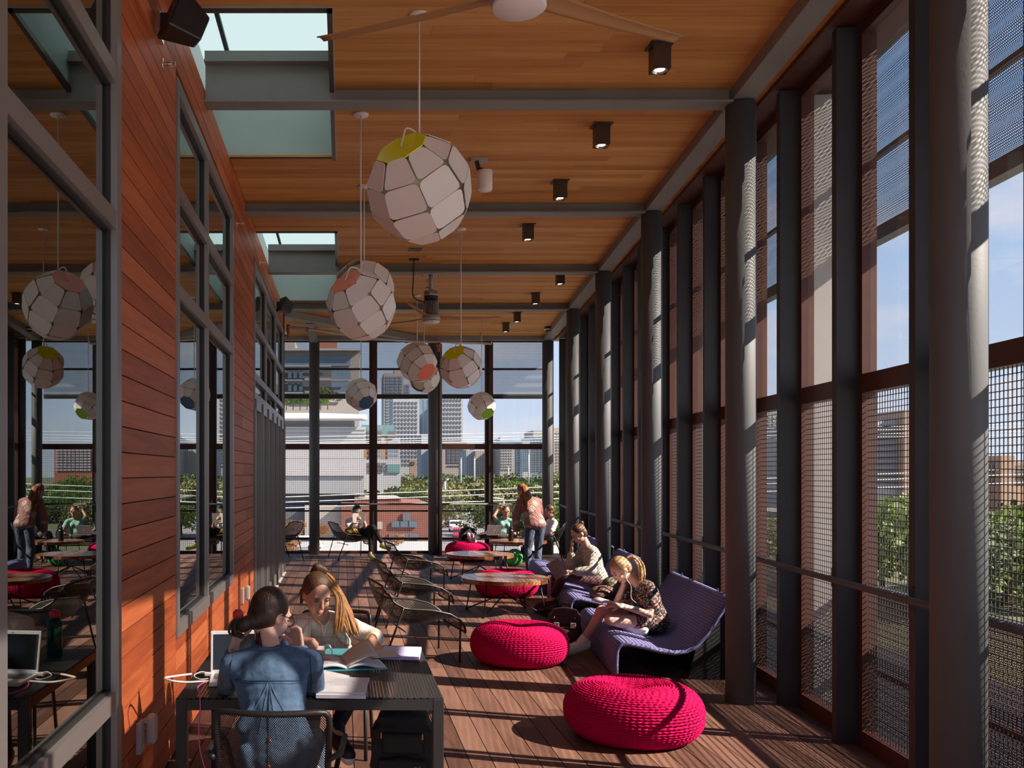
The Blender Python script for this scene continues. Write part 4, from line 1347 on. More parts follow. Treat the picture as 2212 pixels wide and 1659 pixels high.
def lounge(label, x, y, rz):
    t = thing('lounge_chair', label, 'chair', (x, y, 0), math.radians(rz), 'bronze wire mesh lounge chairs')
    inst('mesh_shell', LP[0], t); inst('rim', LP[1], t)
    for m in LP[2]: inst('leg', m, t)
    inst('stretcher', LP[3], t)
    return t
lounge('bronze wire mesh lounge chair, nearest of the three in a row', 0.66, 9.0, -80)
lounge('bronze wire mesh lounge chair, middle of the three in a row', 0.79, 11.0, -82)
lounge('bronze wire mesh lounge chair, farthest of the three in a row', 1.03, 13.85, -80)
lounge('bronze wire mesh lounge chair with the headphone wearer sitting in it', 0.14, 19.35, -72)
lounge('bronze wire mesh lounge chair at far left by the folding doors', -1.27, 19.1, 118)
lounge('bronze wire mesh lounge chair in the far right corner', 4.06, 18.95, 75)
lounge('bronze wire mesh lounge chair under the woman in mint shirt', 3.36, 19.6, 165)
# ================================================================== people
def frame3(f, up):
    f = V(f).normalized()
    u = V(up) - f * V(up).dot(f)
    u.normalize()
    r = f.cross(u)          # points to the figure's right
    return r, f, u
def mat3(x, y, z): return Matrix((x, y, z)).transposed()

def hand(mb, w, d, n, thumb, curl=0.5, s=1.0):
    # w wrist, d finger direction, n palm normal, thumb = side sign along d x n
    w, d, n = V(w), V(d).normalized(), V(n)
    n = (n - d * n.dot(d)).normalized()
    l = d.cross(n)
    offs = (-0.029, -0.010, 0.010, 0.028)
    lens = ((0.80, 1.0, 0.95, 0.72) if thumb < 0 else (0.72, 0.95, 1.0, 0.80))
    for o, k in zip(offs, lens):
        kn = w + d * 0.088 * s + l * o * s
        mb.capsule(w + d * 0.012 + l * o * 0.7 * s, 0.0145 * s, kn, 0.0115 * s, 8)
        p = kn
        ang = 0.0
        for seg, r0, r1 in ((0.040, 0.0098, 0.0090), (0.026, 0.0090, 0.0082), (0.020, 0.0082, 0.0070)):
            ang += curl
            dd = d * math.cos(ang) + n * math.sin(ang)
            q = p + dd * seg * k * s
            mb.capsule(p, r0 * s, q, r1 * s, 8)
            p = q
    b0 = w + d * 0.028 * s + l * thumb * 0.026 * s
    b1 = b0 + (d * 0.62 + l * thumb * 0.62 + n * 0.35).normalized() * 0.045 * s
    b2 = b1 + (d * 0.85 + l * thumb * 0.15 + n * 0.45).normalized() * 0.034 * s
    mb.capsule(b0, 0.0135 * s, b1, 0.0105 * s, 8); mb.capsule(b1, 0.0105 * s, b2, 0.008 * s, 8)

def torso(mb, J, infl, lo=0.0, hi=1.0, bust=True):
    pel, che, lat = J['pel'], J['che'], J['lat']
    sp = (che - pel)
    L_ = sp.length
    upv = sp.normalized()
    fwd = upv.cross(lat).normalized() * J['fsign']
    rot = mat3(lat, fwd, upv)
    W = [(0.0, 0.158, 0.115), (0.2, 0.148, 0.108), (0.42, 0.122, 0.092), (0.62, 0.132, 0.098), (0.82, 0.148, 0.100), (0.97, 0.138, 0.085)]
    k = J['bulk']
    WW = []
    for (t0, w0, d0), (t1, w1, d1) in zip(W[:-1], W[1:]):
        for q in (0.0, 0.5): WW.append((t0 + (t1 - t0) * q, w0 + (w1 - w0) * q, d0 + (d1 - d0) * q))
    WW.append(W[-1])
    for t, w, d in WW:
        if t < lo - 1e-6 or t > hi + 1e-6: continue
        mb.ell(pel + sp * t, (w * k + infl, d * k + infl, max(0.085, L_ * 0.19) + infl * 0.5), rot)
    if bust and hi > 0.8:
        for s in (-1, 1):
            mb.ell(pel + sp * 0.74 + lat * s * 0.062 + fwd * 0.062 * k, (0.060 + infl, 0.055 + infl, 0.062 + infl), rot)
    if hi > 0.9:
        for s in ('sl', 'sr'):
            mb.capsule(che + (J[s] - che) * 0.25 + upv * 0.02, 0.060 * k + infl, J[s], 0.046 * k + infl)
    return fwd, upv, rot

def person(label, J, C):
    J = {k: (V(v) if isinstance(v, (tuple, list)) else v) for k, v in J.items()}
    base = V((J['pel'].x, J['pel'].y, 0))
    for k in J:
        if isinstance(J[k], Vector) and k not in ('face', 'up', 'hld', 'hln', 'hrd', 'hrn'): J[k] = J[k] - base
    t = thing('person', label, 'person', base, 0, 'people in the room')
    J.setdefault('bulk', 1.0)
    J['lat'] = (J['sr'] - J['sl']).normalized()
    # forward: figure's right x ... up = lat cross fwd
    J['fsign'] = 1.0
    upv = (J['che'] - J['pel']).normalized()
    J['lat'] = (J['lat'] - upv * J['lat'].dot(upv)).normalized()
    vox = C.get('vox', 0.008)
    k = J['bulk']
    r_, f_, u_ = frame3(J['face'], J.get('up', (0, 0, 1)))
    head = J['head']
    hr = mat3(r_, f_, u_)
    B = MB()
    torso(B, J, -0.012)
    # head
    B.ell(head + u_ * 0.012, (0.073, 0.090, 0.098), hr, 20, 14)
    B.ell(head - u_ * 0.045 + f_ * 0.020, (0.058, 0.066, 0.066), hr)
    B.ell(head - u_ * 0.096 + f_ * 0.056, (0.024, 0.024, 0.020), hr)
    for s in (-1, 1):
        B.ell(head - u_ * 0.030 + f_ * 0.058 + r_ * s * 0.034, (0.026, 0.026, 0.028), hr)
        B.ell(head - u_ * 0.012 - f_ * 0.008 + r_ * s * 0.074, (0.010, 0.020, 0.031), hr)
        B.ell(head + u_ * 0.030 + f_ * 0.077 + r_ * s * 0.028, (0.026, 0.012, 0.009), hr)
    B.capsule(head + u_ * 0.012 + f_ * 0.088, 0.0085, head - u_ * 0.026 + f_ * 0.108, 0.0115)
    B.ell(head - u_ * 0.030 + f_ * 0.098, (0.019, 0.012, 0.010), hr)
    B.ell(head - u_ * 0.064 + f_ * 0.080, (0.026, 0.014, 0.014), hr)
    nb = J['che'] + (head - J['che']) * 0.18
    B.capsule(nb, 0.056 * k, head - u_ * 0.055 - f_ * 0.012, 0.050)
    # arms
    for s, th in (('l', 1), ('r', -1)):
        S, E, W = J['s' + s], J['e' + s], J['w' + s]
        B.capsule(S, 0.042 * k, E, 0.036 * k); B.capsule(E, 0.036 * k, W, 0.0245)
        hd = V(J.get('h' + s + 'd', W - E)); hn = V(J.get('h' + s + 'n', (0, 0, -1)))
        hand(B, W, hd, hn, J.get('th' + s, th), J.get('curl' + s, 0.45), C.get('hs', 1.0))
    # legs
    hips = {'l': J['pel'] - J['lat'] * 0.085 * k, 'r': J['pel'] + J['lat'] * 0.085 * k}
    for s in 'lr':
        Hh, K, A = hips[s], J['k' + s], J['a' + s]
        B.capsule(Hh, 0.080 * k, K, 0.053 * k, 14)
        mid = K + (A - K) * 0.32
        cb = (K - Hh).normalized() * -0.012
        B.capsule(K, 0.051 * k, mid + cb, 0.050 * k); B.capsule(mid + cb, 0.050 * k, A, 0.034)
        T = J['t' + s]
        B.capsule(A - (T - A).normalized() * 0.03 - V((0, 0, 0.02)), 0.034, T, 0.022)
        B.capsule(A, 0.034, A + (T - A) * 0.5, 0.032)
    B.build('body', C['skin'], t, True, remesh=vox, sm=5)
    # upper clothing
    if C.get('top'):
        M = MB()
        fwd, upv, rot = torso(M, J, C.get('ease', 0.008), C.get('hem', 0.0))
        sv = C.get('sleeve', 1.0)
        for s in 'lr':
            S, E, W = J['s' + s], J['e' + s], J['w' + s]
            if sv <= 0.6:
                q = S + (E - S) * (sv / 0.6 * 0.85)
                M.capsule(S, 0.054 * k, q, (0.056 + C.get('flare', 0.0)) * k)
            else:
                M.capsule(S, 0.055 * k, E, (0.050 + C.get('flare', 0.0)) * k)
                q = E + (W - E) * ((sv - 0.6) / 0.4)
                M.capsule(E, (0.050 + C.get('flare', 0.0)) * k, q, (0.036 + C.get('flare', 0.0)) * k)
        for a in C.get('folds', ()):
            M.capsule(V(a[0]) - base, a[2], V(a[1]) - base, a[3], 8)
        M.build('top', C['top'], t, True, remesh=max(vox, 0.007), sm=C.get('topsm', 9))
    if C.get('bottom'):
        M = MB()
        torso(M, J, 0.006, 0.0, 0.22, False)
        lg = C.get('leg', 1.0)
        for s in 'lr':
            Hh, K, A = hips[s], J['k' + s], J['a' + s]
            if lg < 0.5:
                M.capsule(Hh, 0.090 * k, Hh + (K - Hh) * lg * 2, 0.085 * k, 14)
            else:
                M.capsule(Hh, 0.088 * k, K, 0.062 * k, 14)
                q = K + (A - K) * (lg - 0.5) * 2
                mid = K + (q - K) * 0.35
                M.capsule(K, 0.061 * k, mid, 0.058 * k); M.capsule(mid, 0.058 * k, q, C.get('cuff', 0.042))
        M.build('trousers', C['bottom'], t, True, remesh=max(vox, 0.008), sm=4)
    if C.get('shoe'):
        for s in 'lr':
            A, T = J['a' + s], J['t' + s]
            d = (T - A); hd = V((d.x, d.y, 0)).normalized() if V((d.x, d.y, 0)).length > 0.02 else d.normalized()
            d = d.normalized()
            M = MB()
            heel = A - d * 0.035 - V((0, 0, 0.035))
            M.capsule(heel, 0.046, heel + (T - heel) * 0.45, 0.049); M.capsule(heel + (T - heel) * 0.45, 0.049, T, 0.040)
            if C.get('high', True): M.capsule(A + (J['k' + s] - A).normalized() * 0.035, 0.046, heel + (T - heel) * 0.3, 0.048)
            so = M.build('shoe', C['shoe'], t, True, remesh=max(vox, 0.006), sm=4)
            if C.get('sole'):
                Z = V((0, 0, -0.026))
                MB().capsule(heel + Z, 0.044, T + Z * 0.8, 0.038).build('sole', C['sole'], so, True, remesh=max(vox, 0.006), sm=2)
    # face details
    if C.get('faced', True):
        for s in (-1, 1):
            e = head + u_ * 0.008 + f_ * 0.0795 + r_ * s * 0.031
            eo = MB().ell(e, (0.0130, 0.010, 0.0044), hr, 12, 8).build('eye', 'eye_white', t, True)
            MB().ell(e + f_ * 0.0068 - u_ * 0.001, (0.0055, 0.004, 0.0050), hr, 10, 6).build('iris', 'eye_dark', eo, True)
            MB().tube([e + f_ * 0.0075 + u_ * (0.0042 - 0.0016 * abs(x) / 0.014) + r_ * s * x for x in (-0.013, 0, 0.014)], [0.0015, 0.0026, 0.0015], 6).build('lash_line', 'eye_dark', eo, True)
            MB().tube([e + f_ * 0.011 + u_ * (0.017 + 0.004 * (1 - abs(x) * 60)) + r_ * s * x for x in (-0.016, -0.004, 0.008, 0.018)], [0.0022, 0.0034, 0.003, 0.0015], 6).build('eyebrow', C.get('hair', 'hair_dark'), t, True)
        lp = head - u_ * 0.066 + f_ * 0.0935
        MB().tube([lp + r_ * x - f_ * abs(x) * 0.35 for x in (-0.022, -0.01, 0, 0.01, 0.022)], [0.0015, 0.0048, 0.0055, 0.0048, 0.0015], 8).tube([lp - u_ * 0.0075 + r_ * x - f_ * abs(x) * 0.35 for x in (-0.018, -0.008, 0, 0.008, 0.018)], [0.0015, 0.0052, 0.006, 0.0052, 0.0015], 8).build('lips', C.get('lips', 'lips'), t, True)
    # hair cap
    if C.get('hair'):
        M = MB()
        M.ell(head + u_ * 0.032 - f_ * 0.020, (0.083, 0.092, 0.094), hr, 20, 14)
        M.ell(head - u_ * 0.010 - f_ * 0.042, (0.078, 0.066, 0.082), hr)
        for a in C.get('locks', ()):
            M.capsule(V(a[0]) - base, a[1], V(a[2]) - base, a[3], 10)
        M.build('hair', C['hair'], t, True, remesh=C.get('hvox', 0.006), sm=4)
    t['_'] = 0
    del t['_']
    return t, base, (head, r_, f_, u_, hr), J

def strands(parent, base, paths, r, m, name='ponytail'):
    # a tail of hair: many tapered strands as one part
    b = MB()
    for p in paths:
        pts = [V(q) - base for q in p]
        # smooth path
        out = []
        for i in range(len(pts) - 1):
            p0, p1, p2, p3 = pts[max(i - 1, 0)], pts[i], pts[i + 1], pts[min(i + 2, len(pts) - 1)]
            for k in range(5):
                s = k / 5
                out.append(0.5 * ((2 * p1) + (p2 - p0) * s + (2 * p0 - 5 * p1 + 4 * p2 - p3) * s * s + (3 * p1 - p0 - 3 * p2 + p3) * s ** 3))
        out.append(pts[-1])
        n = len(out)
        rs = [r * (0.75 + 0.5 * math.sin(PI * min(1, (i + 2) / n * 0.8))) * (1 if i < n * 0.75 else max(0.15, 1 - (i - n * 0.75) / (n * 0.25))) for i in range(n)]
        b.tube(out, rs, 6)
    return b.build(name, m, parent, True)
def jitter_paths(path, n, amt, seed=1):
    rr = random.Random(seed)
    res = []
    for i in range(n):
        d = V((rr.uniform(-1, 1), rr.uniform(-1, 1), rr.uniform(-0.4, 0.4)))
        res.append([V(p) + d * amt * (0.25 + 0.75 * min(1, j / (len(path) - 1) * 1.6)) + V((rr.uniform(-1, 1), rr.uniform(-1, 1), rr.uniform(-1, 1))) * amt * 0.25 for j, p in enumerate(path)])
    return res

# ---- 1 woman in the denim shirt, seen from behind
t, bs, hd, J = person('woman in blue denim shirt seen from behind at the square table',
    dict(pel=(-0.27, 3.90, 0.56), che=(-0.315, 4.075, 0.915), sl=(-0.478, 4.085, 0.915), sr=(-0.140, 4.10, 0.930), head=(-0.325, 4.215, 1.115), face=(0.62, 0.66, -0.42),
         el=(-0.53, 4.36, 0.765), wl=(-0.485, 4.20, 0.97), er=(-0.135, 4.33, 0.775), wr=(-0.205, 4.40, 0.945), hld=(0.25, -0.35, 0.9), hln=(0.8, -0.3, -0.3), hrd=(-0.15, -0.25, 0.9), hrn=(-0.6, -0.6, 0.1), curll=0.55, curlr=0.6,
         kl=(-0.40, 4.33, 0.53), kr=(-0.14, 4.33, 0.53), al=(-0.40, 4.28, 0.11), ar=(-0.12, 4.30, 0.11), tl=(-0.40, 4.42, 0.035), tr=(-0.10, 4.44, 0.035), bulk=1.0),
    dict(skin='skin_pale', top='denim_shirt', sleeve=0.93, bottom='denim_jeans', leg=0.95, shoe='shoe_white', hair='hair_dark', vox=0.006, ease=0.012, flare=0.004,
         locks=[((-0.385, 4.14, 1.10), 0.035, (-0.425, 4.11, 1.095), 0.032), ((-0.425, 4.105, 1.095), 0.032, (-0.432, 4.105, 1.085), 0.032)], topsm=5,
         folds=[((-0.315, 3.965, 0.865), (-0.42, 3.90, 0.70), 0.014, 0.030), ((-0.305, 3.965, 0.865), (-0.20, 3.90, 0.70), 0.014, 0.030), ((-0.31, 3.96, 0.86), (-0.285, 3.80, 0.60), 0.012, 0.022),
                ((-0.46, 4.02, 0.90), (-0.50, 4.15, 0.82), 0.03, 0.03), ((-0.40, 3.83, 0.62), (-0.36, 3.80, 0.52), 0.03, 0.02), ((-0.16, 3.84, 0.64), (-0.20, 3.80, 0.52), 0.03, 0.02)]))
loc = lambda *p: V(p) - bs
shirt = [c for c in t.children if c.name.startswith('top')][0]
bpy.context.view_layer.update()
_dg = bpy.context.evaluated_depsgraph_get()
_ev = shirt.evaluated_get(_dg)
def on_back(x, z, out=0.0):
    ok, p, n, i = _ev.ray_cast(loc(x, 3.0, z), V((0, 1, 0)))
    return (p + V((0, -out, 0))) if ok else loc(x, 3.95, z)
def seam(name, xz, r, m='denim_seam', out=0.0):
    pts = [on_back(x, z, out) for x, z in xz]
    MB().tube(pts, r, 6).build(name, m, t, True)
simple('denim_seam', (0.030, 0.062, 0.120), 0.9)
seam('yoke_seam', [(-0.455 + 0.28 * k / 14, 0.872 + 0.010 * math.sin(PI * k / 14)) for k in range(15)], 0.0035)
seam('yoke_stitch', [(-0.455 + 0.28 * k / 14, 0.862 + 0.010 * math.sin(PI * k / 14)) for k in range(15)], 0.002)
seam('placket', [(-0.308 + 0.010 * k / 10, 0.872 - 0.34 * k / 10) for k in range(11)], 0.0035)
for sgn in (-1, 1):
    seam('pleat', [(-0.308 + sgn * (0.004 + 0.10 * (k / 8) ** 1.1), 0.872 - 0.17 * k / 8) for k in range(9)], [0.0065 - 0.0006 * k for k in range(9)], 'denim_shirt', -0.002)
    seam('pleat', [(-0.308 + sgn * (0.002 + 0.045 * (k / 8)), 0.868 - 0.24 * k / 8) for k in range(9)], [0.006 - 0.0006 * k for k in range(9)], 'denim_shirt', -0.002)
    seam('sleeve_seam', [(-0.308 + sgn * (0.165 + 0.006 * math.sin(PI * k / 8)), 0.965 - 0.19 * k / 8) for k in range(9)], 0.0030)
cp = []
for k in range(17):
    a = math.radians(150 + 240 * k / 16)
    cp.append(loc(-0.318 + 0.064 * math.cos(a), 4.115 + 0.058 * math.sin(a), 1.0 - 0.016 * math.sin(a) * -1))
MB().tube(cp, [0.012] + [0.017] * 15 + [0.012], 8).build('collar', 'denim_shirt', t, True)
for z in (0.760, 0.665, 0.575):
    bp_ = on_back(-0.296, z, 0.002)
    MB().lathe([(0, 0.004), (0.006, 0.004), (0.0065, 0)], 12).build('button', 'print_orange', t, True, loc=None).matrix_local = Matrix.Translation(bp_) @ Matrix.Rotation(PI / 2, 4, 'X')
h, r_, f_, u_, hr = hd
gb = MB()
for s in (-1, 1):
    c = h + f_ * 0.098 + u_ * 0.004 + r_ * s * 0.033
    gb.tube([c + (r_ * math.cos(a) * 0.027 + u_ * math.sin(a) * 0.022) for a in [2 * PI * k / 16 for k in range(16)]], 0.0026, 6, True)
    gb.tube([c + r_ * s * 0.026 + u_ * 0.008, h + r_ * s * 0.080 + f_ * 0.06 + u_ * 0.01, h + r_ * s * 0.081 - f_ * 0.01 + u_ * 0.004], 0.0022, 6)
gb.build('glasses', 'glasses_brown', t, True)
strands(t, bs, jitter_paths([(-0.37, 4.12, 1.05), (-0.36, 4.07, 1.0), (-0.39, 4.05, 0.95)], 7, 0.02, 5), 0.003, 'hair_dark', 'loose_hair')
strands(t, bs, jitter_paths([(-0.43, 4.10, 1.09), (-0.47, 4.12, 1.10), (-0.475, 4.13, 1.05), (-0.44, 4.12, 1.03)], 12, 0.02, 6), 0.005, 'hair_dark', 'bun')

# ---- 2 woman in the cream blouse
t, bs, hd, J = person('woman in cream plaid blouse with long golden-brown hair reading at the table',
    dict(pel=(-0.06, 5.90, 0.55), che=(-0.115, 5.63, 0.845), sl=(0.055, 5.60, 0.835), sr=(-0.285, 5.61, 0.845), head=(-0.150, 5.42, 1.055), face=(0.34, -0.80, -0.46),
         el=(0.185, 5.62, 0.765), wl=(0.165, 5.39, 0.795), er=(-0.345, 5.46, 0.775), wr=(-0.255, 5.33, 0.80), hld=(0.30, -0.85, -0.25), hln=(-0.2, -0.3, -0.9), hrd=(0.75, -0.45, 0.0), hrn=(0.3, 0.3, -0.9), curll=0.35, curlr=0.85, thl=1, thr=-1,
         kl=(0.10, 5.52, 0.56), kr=(-0.17, 5.50, 0.53), al=(-0.045, 5.18, 0.335), ar=(-0.19, 5.55, 0.11), tl=(0.03, 5.06, 0.24), tr=(-0.20, 5.40, 0.035), bulk=0.97),
    dict(skin='skin_tan', top='blouse_cream', sleeve=0.90, bottom='cloth_black', leg=0.95, shoe='shoe_black', sole='sole_grey', hair='hair_brown', vox=0.0055, ease=0.014, flare=0.012,
         locks=[((-0.165, 5.53, 1.165), 0.030, (-0.150, 5.52, 1.195), 0.030), ((-0.150, 5.52, 1.195), 0.030, (-0.115, 5.54, 1.175), 0.028), ((-0.235, 5.42, 1.07), 0.016, (-0.24, 5.43, 1.0), 0.010)],
         folds=[((-0.06, 5.56, 0.86), (0.02, 5.53, 0.76), 0.02, 0.03), ((-0.20, 5.55, 0.86), (-0.22, 5.50, 0.76), 0.02, 0.03), ((0.10, 5.56, 0.80), (0.17, 5.50, 0.79), 0.04, 0.035)]))
main = [(-0.125, 5.545, 1.175), (-0.070, 5.55, 1.12), (-0.015, 5.54, 1.02), (0.020, 5.51, 0.93), (0.045, 5.48, 0.86), (0.065, 5.45, 0.81)]
strands(t, bs, jitter_paths(main, 26, 0.032, 3), 0.0085, 'hair_gold')
main2 = [(-0.085, 5.50, 1.10), (-0.025, 5.47, 1.03), (-0.015, 5.44, 0.94), (-0.03, 5.42, 0.83)]
strands(t, bs, jitter_paths(main2, 16, 0.022, 4), 0.007, 'hair_gold', 'front_locks')
loc = lambda *p: V(p) - bs
MB().tube([loc(-0.175, 5.545, 0.915), loc(-0.155, 5.52, 0.90), loc(-0.12, 5.508, 0.86), loc(-0.112, 5.50, 0.80)], 0.006, 6).tube([loc(-0.055, 5.53, 0.91), loc(-0.075, 5.515, 0.89), loc(-0.10, 5.505, 0.85), loc(-0.11, 5.50, 0.80)], 0.006, 6).build('neckline_band', 'blouse_cream', t, True)
MB().tube([loc(0.165 + 0.030 * math.cos(a), 5.405 + 0.012 * math.sin(a), 0.797 + 0.03 * math.sin(a)) for a in [2 * PI * k / 18 for k in range(18)]], 0.0028, 6, True).build('bracelet', 'gold_thread', t, True)

# ---- 3 girl in floral dress on the front bench
t, bs, hd, J = person('girl in dark floral dress and white sneakers reading on the front bench',
    dict(pel=(2.93, 8.84, 0.345), che=(2.835, 8.885, 0.66), sl=(2.845, 8.715, 0.655), sr=(2.80, 9.055, 0.665), head=(2.605, 8.86, 0.842), face=(-0.66, -0.12, -0.74), up=(-0.5, 0, 0.86),
         el=(2.80, 8.62, 0.455), wl=(2.545, 8.64, 0.535), er=(2.57, 8.93, 0.475), wr=(2.645, 8.905, 0.695), hld=(-0.95, 0.1, 0.05), hln=(0.0, 0.25, -0.95), hrd=(-0.35, -0.15, 0.8), hrn=(-0.75, 0.0, 0.2), curll=0.4, curlr=0.7,
         kl=(2.44, 8.64, 0.405), kr=(2.425, 8.87, 0.455), al=(2.66, 8.72, 0.325), ar=(2.285, 9.0, 0.145), tl=(2.765, 8.67, 0.305), tr=(2.09, 8.98, 0.05), bulk=0.97),
    dict(skin='skin_pale', top='floral_dress', sleeve=0.36, flare=0.02, ease=0.016, bottom='floral_dress', leg=0.22, shoe='shoe_white', sole='sole_grey', hair='hair_blonde', vox=0.0065))
pt = [(2.665, 8.86, 0.945), (2.72, 8.86, 0.955), (2.775, 8.84, 0.90), (2.79, 8.82, 0.80), (2.785, 8.80, 0.73)]
strands(t, bs, jitter_paths(pt, 26, 0.030, 8), 0.0085, 'hair_blonde')
loc = lambda *p: V(p) - bs
MB().tube(spline([loc(2.62, 8.78, 0.83), loc(2.63, 8.75, 0.76), loc(2.66, 8.72, 0.70), loc(2.655, 8.70, 0.60), loc(2.70, 8.68, 0.55)]), 0.0022, 6).build('earphone_cord', 'cable_white', t, True)

# ---- 4 woman in patterned blouse on the middle bench
t, bs, hd, J = person('woman in grey patterned blouse and plum leggings on the middle bench',
    dict(pel=(3.22, 11.92, 0.37), che=(3.115, 11.92, 0.75), sl=(3.115, 11.735, 0.745), sr=(3.085, 12.10, 0.755), head=(2.965, 11.88, 0.985), face=(-0.80, -0.15, -0.55), up=(-0.3, 0, 0.95),
         el=(3.05, 11.60, 0.545), wl=(2.80, 11.64, 0.52), er=(2.885, 11.98, 0.545), wr=(2.885, 11.90, 0.80), hld=(-1, 0.0, -0.1), hln=(0, 0.9, -0.3), hrd=(-0.1, -0.2, 0.9), hrn=(0.7, -0.3, 0.1), curll=0.6, curlr=0.6,
         kl=(2.74, 11.76, 0.47), kr=(2.72, 12.02, 0.50), al=(2.63, 11.92, 0.14), ar=(2.70, 12.12, 0.13), tl=(2.44, 11.88, 0.05), tr=(2.50, 12.1, 0.05), bulk=1.08),
    dict(skin='skin_pale', top='paisley_blouse', sleeve=0.86, flare=0.014, ease=0.016, bottom='cloth_plum', leg=0.9, shoe='shoe_maroon', sole='b_tan', high=False, hair='hair_brown', vox=0.0075,
         locks=[((2.99, 11.88, 1.085), 0.03, (3.0, 11.88, 1.115), 0.032)]))

# ---- 5 standing woman seen from behind
t, bs, hd, J = person('standing woman in pink sweater and ripped jeans bending by the bench',
    dict(pel=(3.30, 16.2, 0.845), che=(3.22, 16.33, 1.235), sl=(3.05, 16.28, 1.235), sr=(3.385, 16.38, 1.24), head=(3.115, 16.44, 1.435), face=(-0.45, 0.72, -0.5),
         el=(2.99, 16.33, 0.98), wl=(3.03, 16.46, 0.75), er=(3.46, 16.42, 0.98), wr=(3.42, 16.55, 0.77), hld=(0, 0.3, -1), hln=(1, 0, 0), hrd=(0, 0.3, -1), hrn=(-1, 0, 0),
         kl=(3.17, 16.18, 0.46), kr=(3.36, 16.26, 0.46), al=(3.16, 16.05, 0.09), ar=(3.33, 16.12, 0.09), tl=(3.12, 16.21, 0.03), tr=(3.29, 16.28, 0.03), bulk=1.10),
    dict(skin='skin', top='sweater_pink', sleeve=0.97, flare=0.018, ease=0.024, bottom='denim_jeans', leg=0.97, cuff=0.055, shoe='shoe_black', hair='hair_auburn', vox=0.009,
         locks=[((3.15, 16.36, 1.45), 0.08, (3.17, 16.22, 1.32), 0.07), ((3.17, 16.22, 1.32), 0.07, (3.15, 16.14, 1.13), 0.035), ((3.10, 16.33, 1.40), 0.06, (3.06, 16.18, 1.20), 0.035)]))

# ---- 6 woman in mint shirt with laptop
t, bs, hd, J = person('woman in mint shirt with a laptop, one hand in her hair',
    dict(pel=(3.30, 19.45, 0.44), che=(3.345, 19.50, 0.745), sl=(3.50, 19.42, 0.74), sr=(3.18, 19.45, 0.76), head=(3.345, 19.38, 0.955), face=(0.05, -0.96, -0.18),
         el=(3.56, 19.28, 0.52), wl=(3.42, 19.08, 0.50), er=(3.085, 19.32, 0.86), wr=(3.20, 19.40, 1.02), hld=(-0.8, -0.3, 0), hrd=(0.5, -0.05, 0.4), hrn=(0.6, 0, -0.4),
         kl=(3.00, 19.15, 0.52), kr=(2.93, 19.28, 0.50), al=(2.63, 18.98, 0.42), ar=(2.60, 19.12, 0.42), tl=(2.58, 18.90, 0.50), tr=(2.54, 19.10, 0.50), bulk=0.98),
    dict(skin='skin', top='tee_mint', sleeve=0.36, bottom='cloth_charcoal', leg=0.97, shoe='shoe_white', high=False, hair='hair_brown', vox=0.009,
         locks=[((3.35, 19.46, 1.03), 0.04, (3.35, 19.46, 1.07), 0.04)]))
h, r_, f_, u_, hr = hd
gb = MB()
for s in (-1, 1):
    c = h + f_ * 0.098 + u_ * 0.006 + r_ * s * 0.033
    gb.tube([c + (r_ * math.cos(a) * 0.026 + u_ * math.sin(a) * 0.02) for a in [2 * PI * k / 12 for k in range(12)]], 0.003, 6, True)
gb.build('glasses', 'glasses_brown', t, True)

# ---- 7 person in the corner chair
person('person in white shirt in the corner chair, half hidden by the standing woman',
    dict(pel=(4.08, 18.9, 0.43), che=(4.17, 18.85, 0.76), sl=(4.20, 18.68, 0.755), sr=(4.15, 19.05, 0.765), head=(4.12, 18.84, 0.985), face=(-0.9, -0.2, -0.3),
         el=(4.08, 18.60, 0.55), wl=(3.90, 18.72, 0.50), er=(4.02, 19.10, 0.55), wr=(3.86, 18.98, 0.52), kl=(3.72, 18.74, 0.55), kr=(3.74, 19.0, 0.52), al=(3.66, 18.72, 0.12), ar=(3.60, 19.0, 0.12), tl=(3.50, 18.70, 0.04), tr=(3.44, 19.0, 0.04)),
    dict(skin='skin', top='tee_white', sleeve=0.5, bottom='denim_jeans', leg=0.95, shoe='shoe_black', hair='hair_brown', vox=0.010))

# ---- 8 headphone wearer reading
t, bs, hd, J = person('reader with mint headphones and white T-shirt by the far wall',
    dict(pel=(0.20, 19.38, 0.44), che=(0.245, 19.36, 0.755), sl=(0.40, 19.27, 0.755), sr=(0.09, 19.40, 0.755), head=(0.275, 19.26, 0.965), face=(0.35, -0.85, -0.42),
         el=(0.47, 19.08, 0.60), wl=(0.41, 18.98, 0.78), er=(0.11, 19.14, 0.60), wr=(0.20, 18.98, 0.74), hld=(-0.5, -0.3, 0.5), hrd=(0.5, -0.3, 0.4), hln=(-0.6, 0.4, 0), hrn=(0.6, 0.4, 0),
         kl=(0.56, 19.02, 0.55), kr=(0.60, 18.98, 0.66), al=(0.55, 18.93, 0.11), ar=(0.80, 18.93, 0.30), tl=(0.62, 18.80, 0.035), tr=(0.93, 18.86, 0.235), bulk=0.97),
    dict(skin='skin', top='tee_white', sleeve=0.38, bottom='cloth_black', leg=0.92, shoe='shoe_green', high=False, hair='hair_dark', lips='lips_red', vox=0.009))
h, r_, f_, u_, hr = hd
hb = MB().tube([h + r_ * 0.095 * math.cos(a) + u_ * (0.02 + 0.115 * math.sin(a)) - f_ * 0.01 for a in [PI * k / 12 for k in range(13)]], 0.009, 8).build('headphones', 'mint_plastic', t, True)
for s in (-1, 1):
    MB().ell(h + r_ * s * 0.092 - f_ * 0.008, (0.02, 0.038, 0.045), hr).build('ear_cup', 'mint_plastic', hb, True)
# ================================================================== things lying about
TT = TZ + 0.003
def slab(name, m, parent, c, d, rz=0.0, bevel=0.0):
    return MB().box(c, d, Matrix.Rotation(rz, 3, 'Z')).build(name, m, parent, bevel=bevel)
